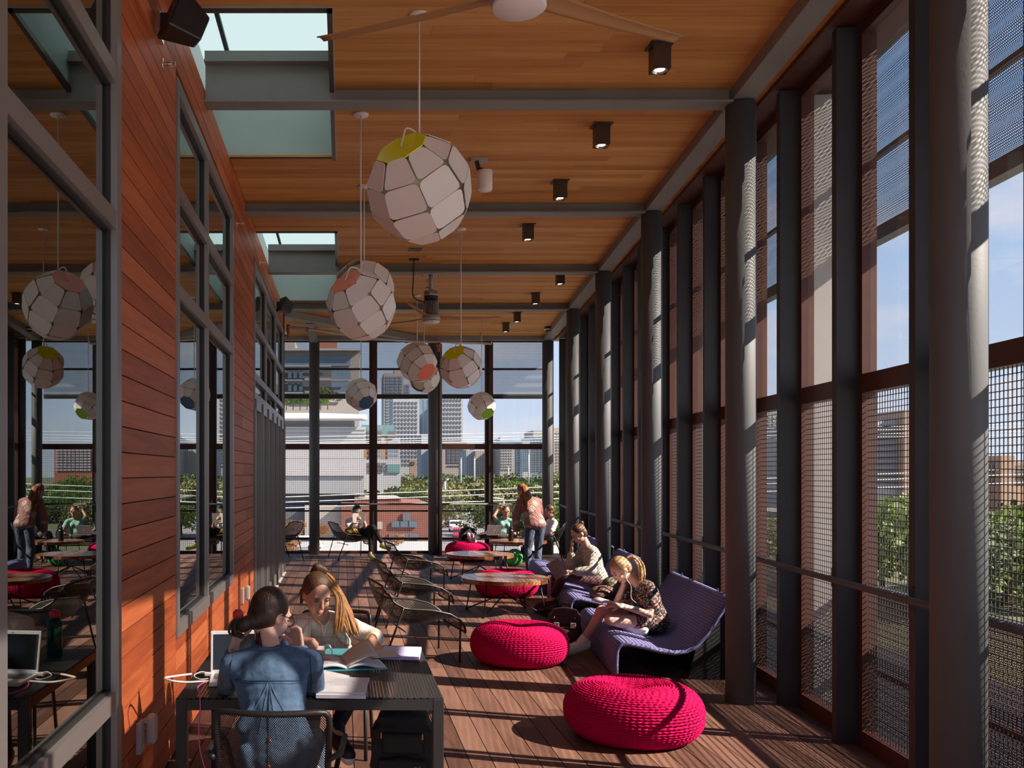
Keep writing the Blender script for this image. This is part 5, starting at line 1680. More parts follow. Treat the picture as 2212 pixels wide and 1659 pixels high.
# white laptop
t = thing('laptop', 'open white laptop on the square table beside the denim shirt', 'laptop', (-0.50, 4.62, TT), math.radians(6))
slab('base', 'laptop_white', t, (0, -0.02, 0.009), (0.30, 0.215, 0.016), 0, 0.004)
slab('keyboard', 'laptop_grey', t, (0, 0.02, 0.018), (0.26, 0.10, 0.002))
lr = Matrix.Rotation(math.radians(-12), 3, 'X')
lid = MB().box(lr @ V((0, 0, 0.108)) + V((0, 0.09, 0.014)), (0.30, 0.007, 0.212), lr).build('lid', 'laptop_white', t, bevel=0.003)
MB().box(lr @ V((0, -0.0045, 0.110)) + V((0, 0.09, 0.014)), (0.272, 0.002, 0.172), lr).build('screen', 'laptop_screen', lid)
MB().box(lr @ V((0, -0.0045, 0.203)) + V((0, 0.09, 0.014)), (0.006, 0.002, 0.004), lr).build('webcam', 'gasket', lid)
# papers
def page(u, v, w, d, h0, h1, bow):
    return V((w * (u - 0.5), d * (v - 0.5), 0))
t = thing('notebook', 'white ruled notebook stack on the near edge of the square table', 'notebook', (0.005, 4.425, TT), math.radians(-5))
slab('lower_sheets', 'paper', t, (-0.005, -0.01, 0.008), (0.225, 0.33, 0.016), 0.03)
slab('upper_sheets', 'paper', t, (0, 0, 0.0205), (0.215, 0.315, 0.009), -0.02)
slab('cover_edge', 'ink_grey', t, (0.0, 0.161, 0.010), (0.215, 0.012, 0.006))
for k in range(9):
    slab('handwriting_line', 'ink_grey', t, (-0.015 + R.uniform(-0.02, 0.01), 0.11 - k * 0.016, 0.0254), (R.uniform(0.06, 0.15), 0.0022, 0.0006))
t = thing('loose_papers', 'loose white sheets sticking out left of the notebook', 'paper', (-0.10, 4.60, TT), math.radians(-16))
b = MB().grid(lambda u, v: V((0.20 * (u - 0.5), 0.28 * (v - 0.5), 0.004 + 0.03 * max(0, v - 0.75) * (1 - u) * 4)), 8, 10)
b.build('sheet', 'paper', t, True, solid=0.003)
b = MB().grid(lambda u, v: V((0.20 * (u - 0.5) + 0.015, 0.28 * (v - 0.5) - 0.01, 0.0015)), 2, 2)
b.build('sheet', 'paper_warm', t, True, solid=0.002)
t = thing('textbook', 'open illustrated textbook with one page being turned', 'book', (0.0, 4.985, TT), math.radians(9))
def leafs(sign, z0):
    def f(u, v):
        x = sign * 0.205 * u
        return V((x, 0.27 * (v - 0.5), z0 + 0.020 * math.sin(PI * min(1, u * 1.25)) * (1 - u * 0.35)))
    return f
MB().box((0, 0, 0.003), (0.42, 0.285, 0.005)).build('cover', 'teal_sheet', t)
for s in (-1, 1):
    MB().grid(leafs(s, 0.010), 12, 4).build('page_block', 'paper', t, True, solid=0.010)
MB().grid(lambda u, v: V((0.005 + 0.17 * math.sin(u * 1.25) , 0.265 * (v - 0.5), 0.02 + 0.085 * math.sin(u * 2.1) * (0.6 + 0.4 * v))), 12, 4).build('turned_page', 'paper_warm', t, True, solid=0.001)
for (x, y, w, d) in ((-0.10, 0.02, 0.05, 0.014), (-0.085, -0.005, 0.035, 0.012), (-0.12, -0.02, 0.03, 0.010), (-0.155, 0.07, 0.03, 0.006)):
    slab('printed_figure', 'print_orange', t, (x, y, 0.0365 - 0.05 * max(0, abs(x) - 0.1)), (w, d, 0.0008), 0.3)
for k in range(8):
    slab('printed_line', 'ink_grey', t, (-0.10, -0.05 - k * 0.010, 0.0362), (0.13, 0.0016, 0.0006))
t = thing('lavender_laptop', 'closed lavender laptop at the far right corner of the square table', 'laptop', (0.325, 5.27, TT), math.radians(-7))
slab('body', 'lavender', t, (0, 0, 0.008), (0.215, 0.31, 0.014), 0, 0.004)
slab('lid', 'lavender', t, (0, 0, 0.0175), (0.213, 0.308, 0.004), 0, 0.0015)
t = thing('pink_notes', 'pinkish handwritten sheets beneath the reading woman\'s hand', 'paper', (0.215, 5.20, TT), math.radians(12))
slab('sheet', 'paper_warm', t, (0, 0, 0.0225), (0.16, 0.23, 0.003)); slab('sheet', 'paper', t, (-0.02, 0.02, 0.0195), (0.17, 0.22, 0.002), 0.15)
t = thing('ring_binder', 'open ring binder with notes in front of the cream blouse', 'binder', (-0.12, 5.29, TT), math.radians(4))
slab('cover', 'teal_sheet', t, (0.03, 0, 0.003), (0.40, 0.27, 0.005))
slab('paper_stack', 'paper', t, (-0.085, -0.005, 0.013), (0.19, 0.25, 0.015), 0.05); slab('paper_stack', 'paper_warm', t, (-0.075, -0.01, 0.024), (0.18, 0.24, 0.006), -0.04)
for k in (-0.05, 0.0, 0.05):
    MB().tube([V((0.035 + 0.022 * math.cos(a), k, 0.020 + 0.024 * math.sin(a))) for a in [2 * PI * q / 14 for q in range(14)]], 0.003, 6, True).build('ring', 'chrome', t, True)
tag(MB().tube([(-0.19, 5.10, TT + 0.006), (-0.06, 5.13, TT + 0.006)], [0.006, 0.004], 8).build('pen', 'black_plastic', None, True), 'black pen lying before the ring binder', 'pen')
t = thing('charger_cable', 'white charger cable looping past the left table edge', 'cable', (0, 0, 0))
cz = TT + 0.006
pts = [(-0.645, 4.72, cz), (-0.70, 4.76, cz), (-0.76, 4.74, cz), (-0.84, 4.66, cz + 0.005), (-0.868, 4.60, cz + 0.01), (-0.83, 4.545, cz + 0.01), (-0.76, 4.555, cz), (-0.69, 4.57, cz), (-0.645, 4.58, cz)]
MB().tube(spline(pts), 0.0055, 8).build('cord', 'cable_white', t, True)
MB().tube(spline([(-0.645, 4.71, cz), (-0.70, 4.70, cz + 0.02), (-0.735, 4.66, cz + 0.01), (-0.70, 4.62, cz), (-0.66, 4.64, cz)]), 0.0028, 6).build('thin_cord', 'cable_white', t, True)
MB().box((-0.665, 4.70, cz + 0.008), (0.05, 0.03, 0.022)).build('plug', 'laptop_white', t, bevel=0.006)
t = thing('pink_cable', 'thin pink cable hanging off the near table edge', 'cable', (0, 0, 0))
MB().tube(spline([(-0.65, 4.56, cz), (-0.67, 4.52, cz + 0.004), (-0.685, 4.44, cz), (-0.66, 4.34, cz), (-0.645, 4.26, cz + 0.004), (-0.64, 4.235, TZ - 0.05), (-0.645, 4.23, 0.62), (-0.64, 4.22, 0.52), (-0.615, 4.2, 0.44), (-0.585, 4.18, 0.36), (-0.58, 4.18, 0.2), (-0.55, 4.15, 0.012), (-0.4, 4.1, 0.01)]), 0.0032, 6).build('cord', 'cable_pink', t, True)
def bottle(label, x, y, z, r, h, glass, capm, name='water_bottle'):
    t = thing(name, label, 'bottle', (x, y, z))
    MB().lathe([(0, 0), (r * 0.95, 0), (r, 0.006), (r, h * 0.70), (r * 0.92, h * 0.76), (r * 0.62, h * 0.82), (r * 0.62, h * 0.86), (0, h * 0.86)], 24).build('flask', glass, t, True)
    MB().lathe([(0, h * 0.84), (r * 0.72, h * 0.84), (r * 0.72, h * 0.95), (r * 0.45, h * 0.98), (r * 0.40, h), (0, h)], 20).build('cap', capm, t, True)
    return t
bottle('teal water bottle with red cap on the square table', -0.58, 5.22, TT, 0.042, 0.26, 'bottle_teal', 'red_plastic')
bottle('black flask standing on the farthest round table', 3.20, 18.0, 0.448, 0.05, 0.27, 'black_plastic', 'black_plastic', 'flask')
tag(MB().box((2.98, 18.02, 0.453), (0.30, 0.20, 0.01)).build('closed_notebook', 'laptop_rose', None), 'flat brownish notebook on the farthest round table', 'notebook')

# bags
def backpack(label, x, y, z, rz, w, d, h, m, patch=None, logo=None, tilt=0.0):
    t = thing('backpack', label, 'backpack', (x, y, z), rz)
    b = MB()
    b.box((0, 0, h * 0.42), (w * 0.92, d * 0.86, h * 0.78)); b.box((0, tilt, h * 0.80), (w * 0.74, d * 0.66, h * 0.28)); b.ell((0, tilt, h * 0.82), (w * 0.42, d * 0.40, h * 0.17)); b.ell((0, 0, h * 0.35), (w * 0.52, d * 0.50, h * 0.34))
    b.build('pack', m, t, True, remesh=0.011, sm=14)
    p = MB()
    p.box((0, -d * 0.48, h * 0.30), (w * 0.70, d * 0.30, h * 0.40)); p.ell((0, -d * 0.50, h * 0.32), (w * 0.36, d * 0.20, h * 0.22))
    p.build('front_pocket', m, t, True, remesh=0.010, sm=8)
    p = MB().box((0, -d * 0.42, h * 0.66), (w * 0.60, d * 0.24, h * 0.22))
    p.build('upper_pocket', m, t, True, remesh=0.010, sm=8)
    MB().tube([V((-0.05, 0.03, h * 0.97)), V((-0.04, 0.03, h * 1.05)), V((0.04, 0.03, h * 1.05)), V((0.05, 0.03, h * 0.97))], 0.009, 8).build('grab_handle', m, t, True)
    for s in (-1, 1):
        MB().tube([V((s * 0.09, d * 0.42, h * 0.88)), V((s * 0.12, d * 0.60, h * 0.6)), V((s * 0.14, d * 0.55, h * 0.25)), V((s * 0.15, d * 0.40, h * 0.1))], 0.016, 8).build('strap', m, t, True)
        MB().tube([V((s * w * 0.30, -d * 0.56, h * 0.78)), V((s * w * 0.30, -d * 0.57, h * 0.72))], 0.004, 6).build('zip_pull', 'gold_thread', t, True)
    MB().tube([V((w * 0.34 * math.sin(a), -d * 0.50, h * 0.62 + h * 0.14 * math.cos(a))) for a in [-1.5 + 3.0 * k / 12 for k in range(13)]], 0.0035, 6).build('zip', 'gasket', t, True)
    if patch:
        for s in (-1, 1):
            MB().box((s * w * 0.24, -d * 0.63, h * 0.56), (w * 0.16, 0.012, h * 0.14)).build('reflector_patch', patch, t, bevel=0.003)
    if logo:
        inst('logo', text_mesh(logo, 0.020, 'gold_thread', 0.0015), t, (0.085, -d * 0.70, h * 0.40), (PI / 2, 0, 0))
    return t
bp = backpack('black backpack with gold logo on the floor under the square table', 0.325, 5.06, 0, math.radians(-8), 0.36, 0.24, 0.50, 'backpack_black', None, 'THE\nNORTH\nFACE')
MB().tube(spline([(0.20, 0.05, 0.12), (0.30, 0.06, 0.06), (0.36, 0.05, 0.012), (0.42, 0.0, 0.01), (0.40, -0.08, 0.01), (0.30, -0.10, 0.01), (0.2, -0.06, 0.03)]), 0.008, 6).build('loose_strap', 'backpack_black', bp, True)
backpack('maroon backpack with pale patches leaning against the front bench', 2.26, 9.62, 0, math.radians(-14), 0.34, 0.22, 0.385, 'backpack_maroon', 'patch_grey')
backpack('black backpack beside the farthest pouf', 2.62, 19.86, 0, math.radians(10), 0.36, 0.24, 0.62, 'backpack_black')
def softbag(name, label, x, y, z, r, m, rz=0.0, handles=True):
    t = thing(name, label, 'bag', (x, y, z), rz)
    b = MB()
    b.ell((0, 0, r[2]), r); b.ell((r[0] * 0.35, 0.02, r[2] * 0.8), (r[0] * 0.7, r[1] * 0.9, r[2] * 0.8)); b.ell((-r[0] * 0.4, -0.02, r[2] * 0.75), (r[0] * 0.6, r[1] * 0.8, r[2] * 0.75))
    b.capsule((-r[0] * 0.4, 0, r[2] * 1.6), 0.02, (r[0] * 0.4, 0, r[2] * 1.75), 0.015)
    b.build('pouch', m, t, True, remesh=0.010, sm=4)
    if handles:
        MB().tube([V((-r[0] * 0.5, 0, r[2] * 1.6)), V((-r[0] * 0.3, -r[1], r[2] * 2.0)), V((r[0] * 0.4, -r[1] * 1.2, r[2] * 1.2)), V((r[0] * 0.9, -r[1] * 0.9, r[2] * 0.3))], 0.009, 6).build('strap', m, t, True)
    return t
softbag('shoulder_bag', 'brown leather shoulder bag on the middle bench', 3.06, 11.12, 0.255, (0.17, 0.12, 0.085), 'bag_brown', 0.2)
softbag('canvas_bag', 'olive canvas bag behind the brown shoulder bag', 3.22, 11.32, 0.27, (0.13, 0.12, 0.12), 'bag_olive', 0.6, False)
softbag('shopping_bag', 'bright green shopping bag under the farthest round table', 3.22, 17.75, 0.0, (0.17, 0.12, 0.16), 'bag_green', 0.3)
softbag('gold_bag', 'metallic gold bag on the lap of the headphone wearer', 0.17, 19.06, 0.50, (0.15, 0.10, 0.08), 'gold_fabric', 0.3)
# held things
t = thing('paperback', 'open pale book held by the headphone wearer', 'book', (0.315, 18.93, 0.78))
for s in (-1, 1):
    MB().box((s * 0.062, 0.012, 0.06), (0.135, 0.008, 0.20), Matrix.Rotation(s * -0.35, 3, 'Z') @ Matrix.Rotation(-0.25, 3, 'X')).build('page_block', 'paper_warm', t)
t = thing('picture_book', 'open book on the lap of the girl in floral dress', 'book', (2.50, 8.70, 0.525), math.radians(8))
rt = Matrix.Rotation(math.radians(6), 3, 'Y')
MB().box((0.09, 0, 0.0), (0.20, 0.27, 0.012), rt).build('page_block', 'paper', t)
MB().grid(lambda u, v: V((-0.01 - 0.16 * u, 0.26 * (v - 0.5), 0.012 + 0.05 * math.sin(u * 2.6))), 8, 3).build('turned_page', 'paper', t, True, solid=0.006)
MB().box((0.09, 0, -0.010), (0.205, 0.275, 0.004), rt).build('cover', 'b_tan', t)
t = thing('tablet', 'rose-gold tablet held by the woman in patterned blouse', 'tablet', at(1203, 1229, 11.62))
rt = Matrix.Rotation(math.radians(-18), 3, 'Z') @ Matrix.Rotation(math.radians(-32), 3, 'Y') @ Matrix.Rotation(math.radians(15), 3, 'X')
MB().box((0, 0, 0), (0.17, 0.008, 0.235), rt).build('case', 'laptop_rose', t, bevel=0.003)
MB().box(rt @ V((0, 0.005, 0)), (0.155, 0.002, 0.215), rt).build('screen', 'laptop_screen', t)
MB().box(rt @ V((0.0, -0.0045, 0)), (0.016, 0.001, 0.05), rt).build('logo', 'patch_grey', t)
t = thing('lap_laptop', 'grey laptop open on the lap of the woman in mint shirt', 'laptop', at(1066, 1156, 19.0))
rt = Matrix.Rotation(math.radians(14), 3, 'Z')
MB().box((0, 0.10, 0.005), (0.31, 0.21, 0.012), rt).build('base', 'laptop_grey', t)
r2 = rt @ Matrix.Rotation(math.radians(14), 3, 'X')
MB().box(r2 @ V((0, 0, 0.105)), (0.31, 0.008, 0.21), r2).build('lid', 'laptop_grey', t, bevel=0.003)
MB().tube([r2 @ V((0, -0.005, 0.11)), r2 @ V((0, -0.0056, 0.11))], 0.014, 12).build('logo', 'grey_plastic', t)
tag(MB().box((2.76, 8.52, 0.268), (0.03, 0.02, 0.008)).build('eraser', 'mint_plastic', None), 'tiny mint eraser on the front bench seat', 'eraser')
# ================================================================== outside
ZG = -6.0
gr = struct('ground')
MB().span((-300, 24, ZG - 0.5), (500, 1500, ZG)).build('grass_plain', 'lawn', gr)
MB().span((-80, -80, ZG - 0.5), (60, 24, ZG)).build('bounce_plaza', 'bounce_concrete', gr)  # unseen pale ground, added to bounce sunlight up onto the ceiling
MB().span((60, -80, ZG - 0.5), (500, 24, ZG)).build('grass_plain', 'lawn', gr)
rd = struct('road')
def strip(pts, w, z, m, name, parent):
    b = MB()
    L_, Rr_ = [], []
    for i, p in enumerate(pts):
        d = V(pts[min(i + 1, len(pts) - 1)]) - V(pts[max(i - 1, 0)])
        n = V((d.y, -d.x)).normalized() * w / 2
        L_.append((p[0] - n.x, p[1] - n.y, z)); Rr_.append((p[0] + n.x, p[1] + n.y, z))
    n = len(pts)
    b.add(L_ + Rr_, [(i, n + i, n + i + 1, i + 1) for i in range(n - 1)])
    b.build(name, m, parent)
strip([(4, 40), (9.5, 75), (13.5, 95), (20, 150), (27.7, 247), (34, 340)], 13, ZG + 0.03, 'asphalt', 'carriageway', rd)
strip([(-60, 88), (0, 88), (8, 87)], 38, ZG + 0.05, 'pavement', 'sidewalk', rd)
strip([(60, 40), (80, 120), (120, 240)], 14, ZG + 0.03, 'asphalt', 'carriageway', rd)
strip([(14.5, 60), (17.5, 80), (20.5, 100)], 4, ZG + 0.06, 'pavement', 'sidewalk', rd)
tag(MB().span((60, 215, ZG), (400, 300, ZG + 0.06)).build('river', 'b_blue', None), kind='structure')

def bld(name, label, boxes, wins=(), cat='building'):
    # boxes: (part, mat, u0, u1, v0, v1, y0, depth) traced at depth y0; v1 None = ground
    y0 = boxes[0][6]
    t = thing(name, label, cat, (0, 0, 0))
    for part, m, u0, u1, v0, v1, y, d in boxes:
        a, b = at(u0, v0, y), at(u1, v1 if v1 else v0, y)
        zb = b.z if v1 else ZG
        MB().span((a.x, y, zb), (b.x, y + d, a.z)).build(part, m, t)
    for part, m, u0, u1, v0, v1, nu, nv, fu, fv, y in wins:
        g = MB()
        for i in range(nu):
            for j in range(nv):
                ua = u0 + (u1 - u0) * (i + (1 - fu) / 2) / nu; ub = ua + (u1 - u0) * fu / nu
                va = v0 + (v1 - v0) * (j + (1 - fv) / 2) / nv; vb = va + (v1 - v0) * fv / nv
                a, b = at(ua, va, y), at(ub, vb, y)
                g.span((a.x, y - 0.08, b.z), (b.x, y + 0.05, a.z))
        o = g.build(part, m, t)
        if nu * nv > 12: o['kind'] = 'stuff'
    return t
# museum-like white block at left
t = bld('gallery_building', 'white panelled building with curved roof lip at far left outside', [
    ('panel_wall', 'b_white', 480, 790, 922, 962, 108, 30), ('panel_wall', 'b_white', 480, 786, 962.5, 990, 108.2, 29), ('panel_wall', 'b_white', 480, 791, 991, 1028, 108, 29), ('panel_wall', 'b_light', 480, 786, 1029, 1066, 108.2, 29),
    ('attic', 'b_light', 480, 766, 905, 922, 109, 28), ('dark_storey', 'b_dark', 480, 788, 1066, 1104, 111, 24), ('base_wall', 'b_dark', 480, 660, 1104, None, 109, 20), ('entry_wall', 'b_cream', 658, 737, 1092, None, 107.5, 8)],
    [('glass_bay', 'b_glass', 600, 766, 1077, 1102, 14, 1, 0.94, 0.8, 110.9)])
b = MB()
b.grid(lambda u, v: V((at(480 + 313 * u, 890, 107).x, 107 + 14 * v, at(700, 905 - (14 + 6 * math.sin(u * 3)) * (1 - (1 - v) ** 2) ** 0.5, 107).z)), 24, 8)
b.build('roof_lip', 'b_white', t, True, solid=0.4)
bl = MB()
for v in (928, 936, 944, 951, 958):
    p = at(480, v, 107.9); q = at(790, v, 107.9)
    bl.span((p.x, 107.93, p.z - 0.05), (q.x, 108.01, p.z + 0.05))
bl.build('panel_joint', 'b_light', t)
bld('apartment_building', 'cream apartment block with balconies rising behind the white building', [
    ('wall', 'b_cream', 560, 776, 755, None, 165, 30), ('penthouse', 'b_cream', 617, 637, 735, 756, 170, 10), ('roof_deck', 'b_red', 690, 728, 738, 758, 172, 8), ('roof_slab', 'b_grey', 560, 779, 752, 757, 164, 32)],
    [('window', 'b_blue', 560, 757, 768, 790, 1, 1, 1, 1, 164.9), ('window', 'b_blue', 716, 757, 797, 820, 3, 1, 0.97, 1, 164.9), ('window', 'b_blue', 716, 757, 824, 848, 3, 1, 0.97, 1, 164.9),
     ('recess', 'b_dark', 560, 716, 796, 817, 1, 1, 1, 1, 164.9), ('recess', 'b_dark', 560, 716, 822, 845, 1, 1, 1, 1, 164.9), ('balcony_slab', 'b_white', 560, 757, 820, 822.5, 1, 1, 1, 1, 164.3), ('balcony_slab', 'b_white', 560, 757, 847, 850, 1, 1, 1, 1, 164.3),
     ('balcony_slab', 'b_white', 560, 716, 789.5, 792, 1, 1, 1, 1, 164.3), ('balcony_panel', 'b_cream', 658, 716, 816, 822, 1, 1, 1, 1, 164.2), ('balcony_panel', 'b_cream', 658, 716, 844, 849, 1, 1, 1, 1, 164.2),
     ('balcony_door', 'b_glass', 620, 656, 799, 817, 3, 1, 0.6, 1, 164.6), ('balcony_door', 'b_glass', 620, 656, 824, 845, 3, 1, 0.6, 1, 164.6)])
t = bld('office_block', 'teal office block with white letters beside the white building', [
    ('wall', 'b_teal', 782, 852, 918, 946, 200, 30), ('wall', 'b_grey', 782, 864, 946, None, 202, 30), ('tan_panel', 'b_tan', 786, 798, 945, 992, 199.8, 1), ('tan_panel', 'b_tan', 823, 837, 945, 992, 199.8, 1)],
    [('window', 'b_dark', 793, 824, 932, 948, 1, 1, 1, 1, 199.7), ('window', 'b_dark', 837, 855, 932, 948, 1, 1, 1, 1, 199.7), ('window', 'b_blue', 798, 822, 950, 990, 2, 4, 0.9, 0.7, 199.7), ('window', 'b_blue', 838, 860, 950, 990, 2, 4, 0.9, 0.7, 199.7)])
inst('lettering', text_mesh('D I  A D S', 1.0, 'b_white', 0.05), t, at(806, 925, 199.6), (PI / 2, 0, 0), (0.9, 0.9, 0.9))
bld('grey_block', 'low dark grey and teal block in front of the office block', [('wall', 'b_grey', 786, 866, 993, None, 170, 20), ('glass_corner', 'b_teal', 836, 864, 1003, 1021, 169.8, 1)], [('window', 'b_dark', 788, 834, 998, 1018, 4, 2, 0.9, 0.6, 169.8)])
bld('tan_tower', 'slim tan residential tower behind the white gridded tower', [('wall', 'b_cream', 829, 872, 806, None, 430, 25), ('crown', 'b_cream', 852, 866, 797, 807, 435, 12), ('shaft', 'b_grey', 871, 886, 826, None, 432, 20)],
    [('window_grid', 'b_blue', 832, 870, 812, 920, 4, 17, 0.72, 0.62, 429.9), ('window_grid', 'b_blue', 872, 885, 830, 920, 2, 14, 0.7, 0.7, 431.9)])
bld('grid_tower', 'tall white tower with a grid of square dark windows', [('front_block', 'b_white', 849, 906, 862, None, 380, 25), ('middle_block', 'b_white', 903, 953, 858, None, 388, 25), ('side_block', 'b_white', 950, 1000, 862, None, 382, 25)],
    [('window_grid', 'b_dark', 851, 903, 866, 1008, 7, 16, 0.52, 0.60, 379.9), ('window_grid', 'b_dark', 951, 998, 860, 965, 7, 11, 0.52, 0.60, 381.9), ('window_strip', 'b_blue', 905, 950, 862, 945, 5, 1, 0.72, 1.0, 387.9)])
bld('arch_building', 'pale civic building with arched window bays right of the tower', [('wall', 'b_cream', 950, 1008, 954, None, 330, 25), ('wing', 'b_grey', 910, 952, 938, None, 340, 20)],
    [('window_grid', 'b_dark', 965, 1002, 966, 1001, 4, 5, 0.86, 0.82, 329.9), ('base_opening', 'b_dark', 965, 1002, 1005, 1008, 6, 1, 0.6, 1, 329.9)])
bld('bell_tower', 'slim brick bell tower with red pyramid roof among trees', [('shaft', 'b_tan', 885, 900, 992, None, 260, 2)], [('belfry_opening', 'b_dark', 888, 897, 996, 1004, 2, 1, 0.6, 1, 259.9)])
bld('cream_block', 'plain cream block behind the trees, middle right', [('wall', 'b_cream', 1027, 1075, 974, None, 300, 20), ('wing', 'b_grey', 1007, 1028, 972, None, 305, 20), ('attic', 'b_grey', 1024, 1050, 963, 975, 308, 10)])
bld('glass_tower', 'dark blue glass tower on the right of the far skyline', [('curtain_wall', 'b_blue', 1063, 1128, 952, None, 360, 25), ('crown', 'b_grey', 1080, 1106, 946, 953, 364, 15), ('mast', 'b_grey', 1080, 1084, 942, 953, 363, 3)],
    [('window_grid', 'b_glass', 1064, 1127, 956, 1022, 9, 12, 0.7, 0.7, 359.9)])
bld('white_slab', 'narrow white tower next to the blue glass tower', [('wall', 'b_white', 1129, 1145, 955, None, 390, 20)], [('window_grid', 'b_blue', 1130, 1144, 958, 1018, 3, 12, 0.6, 0.6, 389.9)])
bld('tan_highrise', 'tan and blue high-rise in front of the far right column', [('wall', 'b_cream', 1152, 1174, 930, None, 400, 20), ('glass_side', 'b_blue', 1145, 1175, 944, None, 396, 20)], [('window_grid', 'b_dark', 1146, 1174, 948, 1020, 4, 14, 0.6, 0.6, 395.9)])
bld('corner_highrise', 'cream high-rise seen through the last narrow bay', [('wall', 'b_cream', 1196, 1222, 924, None, 410, 20)], [('window_grid', 'b_dark', 1199, 1220, 930, 1022, 3, 14, 0.55, 0.55, 409.9)])
bld('brick_building', 'low red brick building across the street behind the reader', [('wall', 'b_brick', 737, 925, 1086, None, 106.5, 16), ('upper_wall', 'b_brick', 766, 866, 1076, 1088, 108, 12), ('parapet', 'b_cream', 766, 866, 1075, 1077, 107.9, 12.2), ('vent', 'b_cream', 766, 773, 1069, 1077, 110, 2)],
    [('window', 'b_glass', 845, 901, 1126, 1139, 3, 1, 0.9, 1, 106.4), ('window', 'b_cream', 815, 826, 1127, 1143, 1, 1, 1, 1, 106.4), ('window', 'b_dark', 870, 888, 1108, 1125, 1, 1, 1, 1, 106.4), ('shopfront', 'b_dark', 840, 905, 1152, 1166, 3, 1, 0.95, 1, 106.4)])
bld('dark_highrise', 'dark banded office building seen through the right screens', [('wall', 'b_grey', 1790, 1960, 908, None, 160, 40), ('brick_tower', 'b_tan', 1952, 2010, 886, None, 158, 20), ('penthouse', 'b_tan', 1872, 1912, 900, 909, 170, 20)],
    [('window_band', 'b_dark', 1792, 1951, 915, 1050, 1, 10, 1, 0.55, 159.8)])
bld('garage_building', 'tan banded garage building at the right edge', [('wall', 'b_tan', 2110, 2330, 998, None, 190, 30), ('stair_tower', 'b_tan', 2163, 2192, 984, None, 188, 10)], [('window_band', 'b_dark', 2110, 2330, 1002, 1045, 1, 4, 1, 0.35, 189.8)])
bld('grey_tower', 'hazy grey tower seen right of the second column', [('wall', 'b_light', 1655, 1688, 892, None, 480, 20), ('shaft', 'b_grey', 1640, 1672, 960, None, 470, 20)], [('window_grid', 'b_grey', 1657, 1687, 896, 1015, 3, 14, 0.6, 0.6, 479.8)])
bld('unfinished_building', 'unfinished concrete frame building with red floors, mirrored in the near window', [('wall', 'b_red', 1268, 1350, 968, None, 300, 20)], [('opening_grid', 'b_grey', 1270, 1348, 970, 1018, 9, 8, 0.8, 0.6, 299.8)])
bld('pale_slab', 'pale slab block mirrored in the second window', [('wall', 'b_cream', 1080, 1112, 958, None, 290, 15)], [('window_grid', 'b_grey', 1082, 1110, 962, 1015, 5, 9, 0.5, 0.5, 289.8)])
bld('parapet_wall', 'long low concrete bridge parapet seen beyond the right screens', [('wall', 'b_light', 1500, 1900, 1098, 1106, 130, 2)], (), 'wall')

# trees
def crown(seed, n, rx, rz, leaf):
    rr = random.Random(seed)
    b = MB()
    cl = [(V((rr.uniform(-1, 1) * rx * 0.62, rr.uniform(-1, 1) * rx * 0.62, rr.uniform(-0.45, 0.75) * rz * 0.75)), rr.uniform(0.38, 0.62)) for _ in range(13)]
    for i in range(n):
        c, s = rr.choice(cl)
        d = V((rr.gauss(0, 1), rr.gauss(0, 1), rr.gauss(0, 1))).normalized() * rr.uniform(0.72, 1.05)
        p = c + V((d.x * s * rx, d.y * s * rx, d.z * s * rz * 0.8))
        x = V((rr.gauss(0, 1), rr.gauss(0, 1), rr.gauss(0, 1))).normalized()
        y = x.orthogonal().normalized()
        h = leaf * rr.uniform(0.6, 1.3)
        b.add([p - x * h, p + y * h * 0.6, p + x * h, p - y * h * 0.6], [(0, 1, 2, 3)])
    return b
CR = {}
for m in ('leaf_dark', 'leaf_olive', 'leaf_bright', 'leaf_rust'):
    CR[m] = [crown(11 + k, 1700, 1.0, 0.85, 0.075).mesh('foliage', m) for k in range(2)]
TRK = MB().tube([(0, 0, 0), (0.05, 0, 0.5), (0, 0.03, 1.0)], [0.06, 0.045, 0.02], 8).mesh('trunk', 'bark', True)
def tree(label, x, y, h, r, m, group):
    t = thing('tree', label, 'tree', (x, y, ZG), 0, group)
    o = inst('foliage', R.choice(CR[m]), t, (0, 0, h - r * 0.75), (0, 0, R.uniform(0, 6)), (r, r, r * R.uniform(0.85, 1.05)))
    o['kind'] = 'stuff'
    inst('trunk', TRK, t, (0, 0, 0), (0, 0, R.uniform(0, 6)), (h * 0.5, h * 0.5, h - r * 0.6))
    return t
LAB = {'leaf_dark': 'dense dark green tree in the belt beyond the street', 'leaf_olive': 'olive green tree in the belt beyond the street', 'leaf_bright': 'bright green tree in the belt beyond the street'}
R2 = random.Random(21)
ORD = ['first', 'second', 'third', 'fourth', 'fifth', 'sixth', 'seventh', 'eighth', 'ninth', 'tenth', 'eleventh', 'twelfth', 'thirteenth', 'fourteenth', 'fifteenth']
HUE = {'leaf_dark': 'dark green', 'leaf_olive': 'olive', 'leaf_bright': 'bright green', 'leaf_rust': 'rust'}
CNT = {}
def seen(u, v, y, r, m, row):
    p = at(u, v, y)
    CNT[row] = CNT.get(row, -1) + 1
    tree('%s tree, %s from the left in the %s beyond the far wall' % (HUE[m], ORD[CNT[row]], row), p.x, y, p.z - ZG, r, m, 'street trees seen through the far wall')
for k in range(15):
    u = 795 + k * 30 + R2.uniform(-10, 10)
    if u > 1235: break
    seen(u, R2.uniform(1016, 1026), R2.uniform(225, 260), R2.uniform(4.5, 6.5), R2.choice(['leaf_dark', 'leaf_dark', 'leaf_olive']), 'hindmost row')
for k in range(14):
    u = 800 + k * 32 + R2.uniform(-12, 12)
    seen(u, R2.uniform(1030, 1044), R2.uniform(170, 200), R2.uniform(4.0, 5.5), R2.choice(['leaf_dark', 'leaf_olive', 'leaf_bright', 'leaf_olive']), 'middle row')
